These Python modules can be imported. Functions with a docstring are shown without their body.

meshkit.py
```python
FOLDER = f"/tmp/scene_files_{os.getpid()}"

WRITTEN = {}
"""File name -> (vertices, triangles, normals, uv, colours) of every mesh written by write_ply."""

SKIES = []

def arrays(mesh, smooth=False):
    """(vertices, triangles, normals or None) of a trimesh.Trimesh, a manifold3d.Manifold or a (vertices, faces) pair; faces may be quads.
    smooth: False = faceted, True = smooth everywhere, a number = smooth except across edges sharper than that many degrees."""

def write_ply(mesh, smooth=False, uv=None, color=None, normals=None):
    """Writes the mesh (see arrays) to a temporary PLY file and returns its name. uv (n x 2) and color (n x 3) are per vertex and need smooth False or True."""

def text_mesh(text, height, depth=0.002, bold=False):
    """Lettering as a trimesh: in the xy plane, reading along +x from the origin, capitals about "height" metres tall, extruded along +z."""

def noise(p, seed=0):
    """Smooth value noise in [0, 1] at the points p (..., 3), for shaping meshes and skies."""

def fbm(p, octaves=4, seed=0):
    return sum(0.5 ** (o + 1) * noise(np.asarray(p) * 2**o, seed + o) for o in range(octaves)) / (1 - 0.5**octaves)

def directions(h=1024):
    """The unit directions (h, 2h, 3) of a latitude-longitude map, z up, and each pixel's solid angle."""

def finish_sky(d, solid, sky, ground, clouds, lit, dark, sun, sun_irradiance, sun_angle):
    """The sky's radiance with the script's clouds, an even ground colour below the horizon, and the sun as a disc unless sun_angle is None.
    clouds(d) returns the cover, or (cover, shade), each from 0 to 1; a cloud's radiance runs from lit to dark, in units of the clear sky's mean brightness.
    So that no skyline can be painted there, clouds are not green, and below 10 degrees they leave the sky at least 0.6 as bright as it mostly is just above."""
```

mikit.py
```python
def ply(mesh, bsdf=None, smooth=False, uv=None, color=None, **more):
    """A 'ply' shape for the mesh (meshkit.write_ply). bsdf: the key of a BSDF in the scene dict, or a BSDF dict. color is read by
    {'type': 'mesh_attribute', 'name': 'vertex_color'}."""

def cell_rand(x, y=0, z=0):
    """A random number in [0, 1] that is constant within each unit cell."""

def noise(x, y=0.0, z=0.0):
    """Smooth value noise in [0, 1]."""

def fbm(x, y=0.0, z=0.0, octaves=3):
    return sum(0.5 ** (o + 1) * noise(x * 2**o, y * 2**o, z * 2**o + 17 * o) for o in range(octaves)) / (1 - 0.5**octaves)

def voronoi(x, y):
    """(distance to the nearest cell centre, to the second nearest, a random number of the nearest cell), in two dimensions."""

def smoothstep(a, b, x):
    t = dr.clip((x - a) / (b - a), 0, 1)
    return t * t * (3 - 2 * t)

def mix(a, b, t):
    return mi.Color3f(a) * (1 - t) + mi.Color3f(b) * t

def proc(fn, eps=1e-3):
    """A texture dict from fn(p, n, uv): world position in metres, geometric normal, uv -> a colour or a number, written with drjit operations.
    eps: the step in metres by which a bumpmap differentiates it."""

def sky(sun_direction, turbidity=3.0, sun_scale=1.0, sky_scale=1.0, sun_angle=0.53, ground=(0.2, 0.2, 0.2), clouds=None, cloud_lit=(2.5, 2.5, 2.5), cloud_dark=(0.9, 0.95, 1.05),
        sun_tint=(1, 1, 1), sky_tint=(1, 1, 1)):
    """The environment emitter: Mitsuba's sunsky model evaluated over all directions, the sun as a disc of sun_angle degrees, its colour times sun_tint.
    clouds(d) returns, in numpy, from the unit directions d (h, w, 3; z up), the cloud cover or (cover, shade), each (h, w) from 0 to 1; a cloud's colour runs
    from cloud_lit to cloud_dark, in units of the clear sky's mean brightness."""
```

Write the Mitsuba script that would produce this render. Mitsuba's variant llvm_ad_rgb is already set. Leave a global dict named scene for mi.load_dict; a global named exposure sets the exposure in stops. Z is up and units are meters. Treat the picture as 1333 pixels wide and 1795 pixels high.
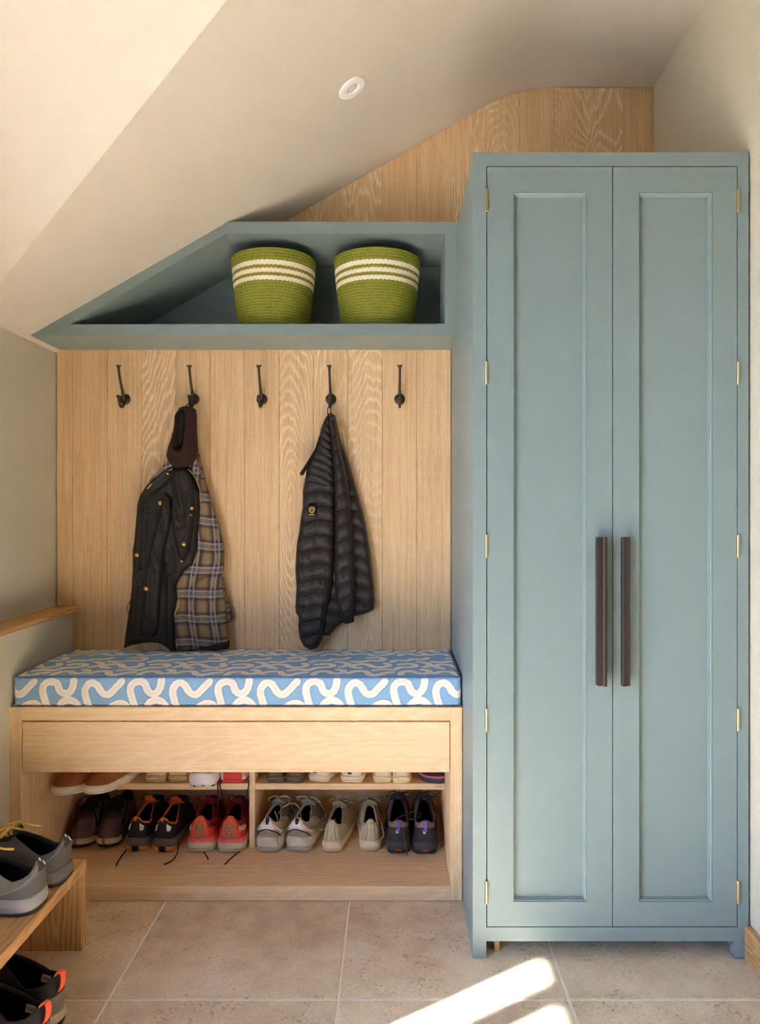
import math, random, numpy as np, trimesh, mitsuba as mi, drjit as dr, mikit, meshkit
import shapely.geometry as sg
from shapely import affinity
from scipy.spatial import Delaunay, cKDTree
from scipy.interpolate import CubicSpline
from mikit import noise, fbm, cell_rand, smoothstep, mix
random.seed(7); np.random.seed(7)
T = mi.ScalarTransform4f
scene, labels = {}, {}

# ---------------------------------------------------------------- camera, sky, exposure
F, CX, CY, CAMD, EYE = 1250.0, 690.0, 895.0, 2.315, 1.057      # pixels, distance to the oak wall, eye height
scene['camera'] = {'type': 'perspective', 'fov_axis': 'x', 'fov': math.degrees(2*math.atan(666.5/F)), 'near_clip': 0.05, 'far_clip': 100.0,
                   'principal_point_offset_x': (666.5-CX)/1333, 'principal_point_offset_y': (897.5-CY)/1795,
                   'to_world': T().look_at(origin=[0, -CAMD, EYE], target=[0, 0, EYE], up=[0, 0, 1])}
ELEV = math.radians(48.4)
SUN = (-0.849*math.cos(ELEV), -0.528*math.cos(ELEV), math.sin(ELEV))
scene['sky'] = mikit.sky(SUN, turbidity=3.0, sun_scale=2.5, sky_scale=2.1, sun_angle=0.9, ground=(0.20, 0.19, 0.17), sun_tint=(0.76, 0.97, 1.37), sky_tint=(0.9, 1.0, 1.2))
exposure = 4.25

# ---------------------------------------------------------------- materials
def mat(key, color, rough=0.6, metal=0.0, spec=0.4, **kw):
    c = color if isinstance(color, dict) else {'type': 'rgb', 'value': list(color)}
    scene[key] = {'type': 'twosided', 'bsdf': {'type': 'principled', 'base_color': c, 'roughness': rough, 'metallic': metal, 'specular': spec, **kw}}
    return key
def srgb(r, g, b):
    return tuple(float(((c/255+0.055)/1.055)**2.4 if c > 10 else c/255/12.92) for c in (r, g, b))

def oak(long, across, base, dark, lime, plank=None, p0=0.0, seed=0.0, ring=0.0065, k_line=1.0):
    ax = {'x': 0, 'y': 1, 'z': 2}
    la, aa = ax[long], ax[across]
    wa = 3-la-aa
    def fn(p, n, uv):
        v, u, w = p[la], p[aa], p[wa]
        # on faces that look along 'across' the third axis is what varies
        side = dr.abs(n[aa]) > 0.7
        uu = dr.select(side, w, u)
        if plank:
            k = dr.floor((u-p0)/plank); lu = u-p0-(k+0.5)*plank
        else:
            k = mi.Float(seed); lu = dr.select(side, w*1.0+seed*0.37, u+seed*0.11)
        r1, r2, r3 = cell_rand(k, seed, 1), cell_rand(k, seed, 2), cell_rand(k, seed, 3)
        flat = r1 > 0.45
        c = dr.select(flat, (r2-0.5)*0.05, 0.10+0.25*r2)
        if not plank:
            c = mi.Float(0.02); lu = lu - 0.12*dr.floor(lu/0.12+0.5)
            flat = dr.abs(lu) < 9
        wob = fbm(u*9+r3*31, v*2.2+r2*17, w*3, 3)-0.5
        h = (v+r3*3.0-2.2)*dr.select(flat, 0.085+0.09*r2, 0.012) + wob*0.055
        rr = dr.sqrt(dr.square(lu+c)+dr.square(h)+1e-5)
        t = rr/ring*(0.75+0.5*r3) + 1.6*wob + 0.5*(noise(u*260, v*32, w*9+r1*9)-0.5)
        t = t-dr.floor(t)
        line = smoothstep(0.0, 0.22, t)*(1-smoothstep(0.22, 0.6, t))
        fib = noise(uu*700+r3*100, v*14, w*50)
        fib2 = noise(uu*230+r2*50, v*6+5, w*30)
        pores = smoothstep(0.62, 0.85, noise(uu*1100+9, v*45, 3.0))
        amp = k_line*dr.select(flat, 0.8, 0.3)*(0.35+0.65*smoothstep(0.3, 0.65, fbm(u*14+3, v*3.5, 1.0, 2)))
        col = mix(base, dark, 0.55*smoothstep(0.25, 0.8, fib2)+0.25*(r2-0.5)+0.25*wob)
        col = mix(col, lime, dr.clip(amp*line*(0.55+0.6*fib)+0.22*pores+0.12*fib, 0, 1))
        return col
    return mikit.proc(fn)

OB, OD, OL = srgb(218, 180, 134), srgb(198, 156, 108), srgb(242, 222, 190)
WB, WD, WL = srgb(184, 138, 88), srgb(142, 100, 60), srgb(206, 166, 116)
PW, PX0 = 60.3/540, (127.5-CX)/540
mat('oak_planks', oak('z', 'x', OB, OD, OL, plank=PW, p0=PX0, seed=1.0), 0.62)
EB, ED, EL = srgb(226, 192, 148), srgb(204, 166, 118), srgb(242, 220, 188)
mat('oak_across', oak('x', 'z', EB, ED, EL, seed=2.0, k_line=0.45, ring=0.008), 0.55)
mat('oak_upright', oak('z', 'x', EB, ED, EL, seed=3.0, k_line=0.5), 0.55)
mat('oak_warm', oak('y', 'x', WB, WD, WL, seed=4.0, ring=0.009), 0.5)
mat('oak_warm_upright', oak('z', 'x', WB, WD, WL, seed=5.0, ring=0.012), 0.5)
mat('blue_paint', srgb(124, 140, 140), 0.42)
mat('ceiling_paint', srgb(205, 196, 184), 0.9, spec=0.2)
mat('rear_paint', srgb(84, 74, 62), 0.85, spec=0.2)
mat('wall_paint', srgb(194, 188, 170), 0.85, spec=0.2)
mat('grout', srgb(236, 226, 210), 0.9)
mat('white_plastic', srgb(238, 236, 238), 0.35)
mat('lens', srgb(225, 222, 205), 0.15, spec=0.8)
mat('brass', srgb(208, 192, 148), 0.3, metal=1.0)
mat('stud_brass', srgb(196, 160, 92), 0.35, metal=1.0)
mat('bronze', srgb(66, 54, 48), 0.38, metal=0.6)
mat('handle_bronze', srgb(74, 65, 62), 0.4, metal=0.7)
mat('vertex', {'type': 'mesh_attribute', 'name': 'vertex_color'}, 0.75, spec=0.3)
mat('vertex_satin', {'type': 'mesh_attribute', 'name': 'vertex_color'}, 0.4, spec=0.5)
mat('black_cloth', srgb(36, 33, 31), 0.62, spec=0.3)
mat('down_nylon', srgb(40, 35, 36), 0.5, spec=0.3, sheen=0.2)
mat('black_gap', srgb(14, 13, 13), 0.9)
mat('cord_brown', srgb(44, 26, 20), 0.95, sheen=0.4)
mat('dark_lining', srgb(26, 25, 27), 0.9)
mat('gold_thread', srgb(190, 160, 80), 0.6)
mat('glass_frame', srgb(225, 222, 215), 0.5)

def stone(p, n, uv):
    x, y = p[0], p[1]
    kx, ky = dr.floor((x+0.617)/0.498), dr.floor((y+0.773)/0.5)
    r = cell_rand(kx, ky, 5)
    big = fbm(x*5+r*40, y*5+r*13, 0.3, 4)
    mid = fbm(x*26+r*9, y*26, 1.7, 3)
    fine = noise(x*420, y*420, 2.0)
    col = mix(srgb(196, 172, 144), srgb(226, 206, 178), smoothstep(0.28, 0.72, big*0.6+mid*0.4))
    col = mix(col, srgb(220, 205, 188), 0.5*smoothstep(0.62, 0.8, fbm(x*13+4, y*9+r*3, 3.1, 3)))
    col = mix(col, srgb(126, 100, 80), 0.45*smoothstep(0.66, 0.85, noise(x*190, y*190, r*7))*smoothstep(0.4, 0.75, fbm(x*22, y*22, 4.0, 2)))
    return col*(0.9+0.2*fine)*(0.94+0.1*r)
mat('stone_tile', mikit.proc(stone), 0.55)

# ---------------------------------------------------------------- helpers
def key_of(name):
    if name not in scene and name not in labels and not any(k.startswith(name+'__') for k in scene): return name
    i = 1
    while f'{name}_{i:03d}' in scene or f'{name}_{i:03d}' in labels: i += 1
    return f'{name}_{i:03d}'
def obj(name, mesh, bsdf, parent=None, smooth=False, label=None, cat=None, group=None, kind=None, color=None):
    k = key_of(f'{parent}__{name}' if parent else name)
    scene[k] = mikit.ply(mesh, bsdf, smooth=smooth, color=color)
    tag(k, label, cat, group, kind)
    return k
def tag(k, label=None, cat=None, group=None, kind=None):
    d = {a: b for a, b in (('label', label), ('category', cat), ('group', group), ('kind', kind)) if b}
    if d: labels[k] = {**labels.get(k, {}), **d}
def thing(name, label, cat, group=None):
    k = key_of(name); labels[k] = {}
    tag(k, label, cat, group)
    return k
def cat_(ms): return trimesh.util.concatenate([m if isinstance(m, trimesh.Trimesh) else trimesh.Trimesh(*m, process=False) for m in ms])
def cbox(lo, hi, c=0.0015):
    lo, hi = np.minimum(lo, hi), np.maximum(lo, hi)
    c = min(c, *(0.45*(hi-lo)))
    pts = []
    for m in np.ndindex(2, 2, 2):
        b = np.where(m, hi, lo); s = np.where(m, -1, 1)
        for a in range(3):
            q = b+s*c; q[a] = b[a]; pts.append(q)
    return trimesh.convex.convex_hull(np.array(pts))
def at(px, py, y):
    d = CAMD+y
    return np.array([(px-CX)/F*d, y, EYE-(py-CY)/F*d])
def floor_at(px, py, z=0.0):
    d = (EYE-z)*F/(py-CY)
    return np.array([(px-CX)/F*d, d-CAMD, z])
def spline(pts, n, closed=False):
    p = np.asarray(pts, float)
    if closed: p = np.vstack([p, p[:1]])
    t = np.r_[0, np.cumsum(np.linalg.norm(np.diff(p, axis=0), axis=1)**0.5)]
    return CubicSpline(t, p, bc_type='periodic' if closed else 'natural')(np.linspace(0, t[-1], n, endpoint=not closed))
def tube(pts, r, sides=8, n=None, closed=False):
    p = spline(pts, n or max(8, len(pts)*6), closed)
    r = np.broadcast_to(r if np.ndim(r) == 0 else np.interp(np.linspace(0, 1, len(p)), np.linspace(0, 1, len(r)), r), (len(p),))
    t = np.gradient(p, axis=0) if not closed else np.roll(p, -1, 0)-np.roll(p, 1, 0)
    t /= np.linalg.norm(t, axis=1, keepdims=True)+1e-12
    a = np.cross(t[0], [0.31, 0.7, 0.64]); a /= np.linalg.norm(a)
    A = []
    for k in range(len(p)):
        a = a-t[k]*(a@t[k]); a /= np.linalg.norm(a); A.append(a)
    A = np.array(A); B = np.cross(t, A)
    ang = np.arange(sides)*2*np.pi/sides
    v = p[:, None]+r[:, None, None]*(np.cos(ang)[None, :, None]*A[:, None]+np.sin(ang)[None, :, None]*B[:, None])
    f = []
    m = len(p)
    for i in range(m if closed else m-1):
        for j in range(sides):
            a0, a1 = i*sides+j, i*sides+(j+1) % sides
            b0, b1 = ((i+1) % m)*sides+j, ((i+1) % m)*sides+(j+1) % sides
            f += [[a0, a1, b1], [a0, b1, b0]]
    v = v.reshape(-1, 3)
    if not closed:
        v = np.vstack([v, p[0], p[-1]]); e = len(v)
        for j in range(sides):
            f += [[e-2, (j+1) % sides, j], [e-1, (m-1)*sides+j, (m-1)*sides+(j+1) % sides]]
    return trimesh.Trimesh(v, f, process=False)
def lathe(prof, axis='z', n=32, origin=(0, 0, 0)):
    m = trimesh.creation.revolve(np.array(prof, float), sections=n)
    if axis == 'y': m.apply_transform(trimesh.transformations.rotation_matrix(math.pi/2, [1, 0, 0]))
    m.apply_translation(origin)
    return m
def grid_faces(n, m, wrap=False):
    f = []
    for i in range(n-1):
        for j in range(m if wrap else m-1):
            a, b, c, d = i*m+j, i*m+(j+1) % m, (i+1)*m+(j+1) % m, (i+1)*m+j
            f += [[a, b, c], [a, c, d]]
    return np.array(f)
def extrude_xz(poly, y0, y1):
    """shapely polygon in (x, z) -> solid between y0 and y1"""
    m = trimesh.creation.extrude_polygon(poly, abs(y1-y0), engine='earcut')
    v = m.vertices.copy()
    m.vertices = np.c_[v[:, 0], max(y0, y1)-v[:, 2], v[:, 1]]
    return m
# ---------------------------------------------------------------- the room
XL, XR, XH = -1.098, 0.844, -1.040           # left wall, right wall, face of the low ledge wall
SL = 0.574
def slope_z(x): return 1.998+SL*(x+0.352)
TOP = 2.431
YR = -5.2
obj('floor', cbox((-2.0, YR-0.1, -0.08), (1.1, 0.3, -0.0025), 0.001), 'grout', kind='structure', label='limestone tiled floor with pale grout joints')
GX, GY, G = -0.617, -0.773, 0.0030
for i in range(-2, 4):
    for j in range(-9, 2):
        x0, x1 = GX+0.498*i+G, GX+0.498*(i+1)-G
        y0, y1 = GY+0.5*j+G, GY+0.5*(j+1)-G
        x0, x1, y0, y1 = max(x0, -1.3), min(x1, XR+0.02), max(y0, YR), min(y1, 0.12)
        if x1-x0 < 0.05 or y1-y0 < 0.05: continue
        obj('tile', cbox((x0, y0, -0.02), (x1, y1, 0), 0.0014), 'stone_tile', 'floor')
# back wall behind the oak boards, with the niche of the blue shelf and the shoe bench left open
obj('wall_back', cat_([cbox((-1.3, 0.018, 0.5), (1.0, 0.16, 1.58)), cbox((-1.3, 0.125, -0.05), (1.0, 0.2, 2.7)),
                       cbox((-1.3, 0.018, 1.9), (1.0, 0.16, 2.7)), cbox((0.18, 0.018, -0.05), (1.0, 0.16, 2.7))]), 'wall_paint', kind='structure', label='back wall clad in upright limed oak boards')
prof = [(-1.3, slope_z(-1.3)), (0.30, slope_z(0.30))]
for k in range(1, 10):                         # the plaster curves from the slope into the flat
    t = k/10; a, c, b = np.array([0.30, slope_z(0.30)]), np.array([0.402, TOP]), np.array([0.50, TOP])
    prof.append(tuple((1-t)**2*a+2*t*(1-t)*c+t*t*b))
prof += [(0.50, TOP), (1.0, TOP)]
prof = np.array(prof)
under = sg.Polygon([(x, z-0.0015) for x, z in prof]+[(1.0, 0), (-1.3, 0)])
gap = 0.0004
for k in range(0, 12):                         # lower boards
    x0, x1 = PX0+PW*(k-1), PX0+PW*k
    x0, x1 = max(x0, XL+0.004), min(x1, 0.19)
    if x1-x0 > 0.01: obj('plank', cbox((x0+gap, 0, 0.5), (x1-gap, 0.02, 1.59), 0.0007), 'oak_planks', 'wall_back')
for k in range(5, 19):                         # boards above the blue shelf
    x0, x1 = PX0+PW*(k-1)+gap, min(PX0+PW*k-gap, XR-0.001)
    pl = sg.box(x0, 1.905, x1, 2.5).intersection(under)
    if x1-x0 > 0.01 and not pl.is_empty and pl.area > 1e-4: obj('plank', extrude_xz(pl, 0.0, 0.02), 'oak_planks', 'wall_back')

# ceiling: slope, curve and flat, cut by the cross gable on the near left
def gable_y(z): return -0.515-(z-1.629)/0.859
n = len(prof)
V, Fc = [], []
for x, z in prof:
    V += [(x, 0.2, z), (x, gable_y(z), z)]
for i in range(n-1):
    a, b, c, d = 2*i, 2*i+1, 2*i+3, 2*i+2
    Fc += [[a, b, c], [a, c, d]]
yt = gable_y(TOP)
base = len(V)
for x, z in prof: V += [(x, gable_y(z), z), (x, yt, TOP)]
for i in range(n-1):
    a, b, c, d = base+2*i, base+2*i+1, base+2*i+3, base+2*i+2
    Fc += [[a, b, c], [a, c, d]]
V = np.array(V, float); Fc = np.array(Fc)
V2 = np.vstack([V, V+[0, 0, 0.15]])
obj('ceiling', (V2, np.vstack([Fc, Fc[:, ::-1]+len(V)])), 'ceiling_paint', kind='structure', label='sloping cream plaster ceiling with a cross gable')
obj('ceiling_rear', cbox((-1.3, YR-0.2, TOP), (1.0, yt-0.0005, TOP+0.15)), 'rear_paint', kind='structure', label='boarded ceiling of the room behind the viewer')
WY0, WY1, WZ = -1.54, -2.9, 2.05             # glazed garden door in the left wall, behind the camera
obj('wall_left', cat_([cbox((-1.2, WY0, -0.05), (XL, 0.2, 2.7)), cbox((-1.2, YR, -0.05), (XL, WY1, 2.7)), cbox((-1.2, WY1, WZ), (XL, WY0, 2.7))]), 'wall_paint', kind='structure', label='left wall in pale green grey paint')
obj('wall_ledge', cbox((XL-0.01, -1.5, 0), (XH, 0.0, 0.731), 0.003), 'wall_paint', kind='structure', label='low boxed-out part of the left wall under the oak ledge')
obj('trim_1', cbox((XL-0.005, -1.5, 0.731), (-1.015, 0.0, 0.747), 0.003), 'oak_warm', kind='structure', label='oak ledge along the left wall')
obj('wall_right', cbox((XR, -1.5, -0.05), (1.0, 0.2, 2.7)), 'wall_paint', kind='structure', label='right wall in pale green grey paint')
obj('wall_passage', cbox((XR, YR, -0.05), (1.0, -1.5, 2.7)), 'rear_paint', kind='structure', label='right wall of the passage behind the viewer')
obj('wall_rear', cbox((-1.3, YR-0.15, -0.05), (1.0, YR, 2.7)), 'rear_paint', kind='structure', label='wall behind the viewer')
obj('baseboard_right', cbox((XR-0.017, -1.5, 0), (XR, -0.634, 0.079), 0.003), 'oak_warm', kind='structure', label='oak skirting board on the right wall')
door = obj('door_1', cat_([cbox((-1.16, -1.725, 0), (-1.14, -1.648, WZ)), cbox((-1.16, WY1, WZ-0.05), (-1.13, WY0, WZ))]), 'glass_frame', kind='structure', label='frame of the side window')
# recessed downlight in the slope
L0 = np.array([-0.1066, -0.49, 2.139]); nrm = np.array([SL, 0, -1.0]); nrm /= np.linalg.norm(nrm)
R = np.eye(4); R[:3, 2] = nrm; R[:3, 1] = [0, 1, 0]; R[:3, 0] = np.cross([0, 1, 0], nrm); R[:3, 3] = L0
dl = thing('downlight', 'round white recessed downlight in the sloping ceiling', 'downlight')
m = lathe([(0.017, -0.012), (0.0175, 0.002), (0.019, 0.0045), (0.030, 0.0055), (0.0365, 0.004), (0.0385, 0.0), (0.0385, -0.01)], n=48); m.apply_transform(R)
obj('bezel', m, 'white_plastic', dl, smooth=40)
m = lathe([(0.0, 0.0005), (0.006, 0.0015), (0.010, -0.001), (0.0165, -0.0005), (0.0172, -0.01), (0, -0.012)], n=32); m.apply_transform(R)
obj('lens', m, 'lens', dl, smooth=30)

# ---------------------------------------------------------------- tall blue wardrobe
YC = -0.633
SC = F/(CAMD+YC)
def cx(px): return (px-CX)/SC
def cz(py): return EYE-(py-CY)/SC
wd = thing('wardrobe', 'tall blue grey painted wardrobe with two panelled doors against the right wall', 'wardrobe')
X0, X1, ZT = 0.1875, 0.8385, cz(267)
O0, O1, OZ0, OZ1 = cx(853), cx(1294), cz(1625.5), cz(291)
fr = sg.Polygon([(X0, 0), (X0, ZT), (X1, ZT), (X1, 0.003), (cx(1288), 0.003), (cx(1288), cz(1650)), (cx(853), cz(1650)), (cx(853), 0)], [[(O0, OZ0), (O1, OZ0), (O1, OZ1), (O0, OZ1)]])
obj('face_frame', extrude_xz(fr, YC, YC+0.024), 'blue_paint', wd)
obj('side_panel', cbox((X0+0.0006, YC+0.024, 0), (X0+0.018, -0.001, ZT-0.0005), 0.001), 'blue_paint', wd)
obj('side_panel', cbox((X1-0.02, YC+0.024, 0.0), (X1-0.0006, -0.001, ZT-0.0005), 0.001), 'blue_paint', wd)
obj('top_panel', cbox((X0+0.018, YC+0.024, ZT-0.02), (X1-0.02, -0.001, ZT-0.001), 0.001), 'blue_paint', wd)
obj('base_panel', cbox((X0+0.018, YC+0.024, cz(1650)), (X1-0.02, -0.001, cz(1650)+0.02), 0.001), 'blue_paint', wd)
obj('back_panel', cbox((X0+0.018, -0.012, cz(1650)+0.02), (X1-0.02, -0.002, ZT-0.02), 0.001), 'blue_paint', wd)
b = floor_at(872, 1668)
obj('levelling_block', cbox((b[0]-0.006, b[1], 0), (b[0]+0.006, b[1]+0.02, cz(1650)), 0.001), 'oak_warm', wd, label='small wooden levelling block')
gapd = 0.0021
XM = cx(1074.5)
for (a, b, pa, pb, hx, sgn) in ((O0, XM, cx(900), cx(1029), 1057.5, 1), (XM, O1, cx(1120), cx(1249.5), 1100, -1)):
    a, b = a+(gapd if sgn > 0 else 0.0011), b-(0.0011 if sgn > 0 else gapd)
    pz0, pz1 = cz(1581), cz(337)
    ring = sg.Polygon([(a, OZ0+gapd), (b, OZ0+gapd), (b, OZ1-gapd), (a, OZ1-gapd)], [[(pa, pz0), (pb, pz0), (pb, pz1), (pa, pz1)]])
    dk = obj('door', extrude_xz(ring, YC, YC+0.022), 'blue_paint', wd)
    obj('panel', cbox((pa-0.004, YC+0.014, pz0-0.004), (pb+0.004, YC+0.020, pz1+0.004), 0.0005), 'blue_paint', dk)
    # bead round the sunk panel: an ogee slope from the frame down to the panel
    w = 0.0065; vs, fs = [], []
    prof2 = [(0.0, 0.0015), (0.0015, 0.0005), (0.0038, 0.003), (0.0050, 0.0100), (w, 0.0145)]
    for (o, dy) in prof2:
        vs += [(pa+o, YC+dy, pz0+o), (pb-o, YC+dy, pz0+o), (pb-o, YC+dy, pz1-o), (pa+o, YC+dy, pz1-o)]
    for i in range(len(prof2)-1):
        for j in range(4):
            p_, q_, r_, s_ = i*4+j, i*4+(j+1) % 4, (i+1)*4+(j+1) % 4, (i+1)*4+j
            fs += [[p_, q_, r_], [p_, r_, s_]]
    obj('bead', (np.array(vs), np.array(fs)), 'blue_paint', dk)
    # long bar handle with a rounded nose, a step and two stand-offs
    hw = 0.0105
    ps = [(-hw, 0.012), (-hw, 0.026), (-hw+0.003, 0.0305), (0.001, 0.0315), (0.0015, 0.0345), (0.0035, 0.036), (hw-0.002, 0.0355), (hw, 0.0335), (hw, 0.022), (0.002, 0.012)]
    z0, z1 = cz(1197), cz(941)
    hm = trimesh.creation.extrude_polygon(sg.Polygon(ps), z1-z0, engine='earcut')
    v = hm.vertices.copy(); hc = cx(hx) - (0.036*(hx-CX)/F)
    hm.vertices = np.c_[hc+v[:, 0], YC-v[:, 1], z0+v[:, 2]]
    if sgn < 0: hm.vertices = np.c_[2*hc-hm.vertices[:, 0], hm.vertices[:, 1:]]; hm.invert()
    posts = [cbox((hc-0.004, YC-0.02, z-0.01), (hc+0.004, YC, z+0.01), 0.001) for z in (z0+0.03, z1-0.03)]
    hk = obj('handle', cat_([hm]+posts), 'handle_bronze', dk, smooth=25, label='long dark bronze bar handle')
    for py in (352, 654, 957, 1261, 1563):
        zc, hxp = cz(py), (O0 if sgn > 0 else O1)
        pr = [(0, -0.0275), (0.0032, -0.0272)]
        for i in range(5):
            zz = -0.0265+i*0.0106
            pr += [(0.0038, zz), (0.0042, zz+0.001), (0.0042, zz+0.0092), (0.0038, zz+0.0102)]
        pr += [(0.0032, 0.0272), (0, 0.0275)]
        kn = lathe(pr, n=14, origin=(hxp, YC-0.0022, zc))
        lf = cbox((hxp-0.0012, YC-0.001, zc-0.026), (hxp+0.0012, YC+0.015, zc+0.026), 0.0003)
        obj('hinge', cat_([kn, lf]), 'brass', dk, smooth=35, label='brass butt hinge')

# ---------------------------------------------------------------- blue shelf box under the slope
YS = -0.191
def S3(px, py): q = at(px, py, YS); return (q[0], q[2])
outer = sg.Polygon([S3(53, 588), S3(400, 388.5), S3(801.5, 388.5), S3(801.5, 588)])
inner = sg.Polygon([S3(122, 568.5), S3(397, 409.5), S3(780.5, 409.5), S3(780.5, 567.5)])
oc = np.array(outer.exterior.coords)[:-1]; ic = np.array(inner.exterior.coords)[:-1]
BACK = 0.10
sh = thing('wall_shelf', 'blue grey box shelf following the sloping ceiling above the hooks', 'shelf')
names = ['sloping_board', 'top_board', 'side_board', 'bottom_board']
if not outer.exterior.is_ccw: pass
for i in range(4):
    j = (i+1) % 4
    pl = sg.Polygon([oc[i], oc[j], ic[j], ic[i]])
    obj(names[i], extrude_xz(pl, YS, BACK), 'blue_paint', sh)
obj('back_board', extrude_xz(inner.buffer(0.01, join_style=2), BACK, BACK+0.015), 'blue_paint', sh)

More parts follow.
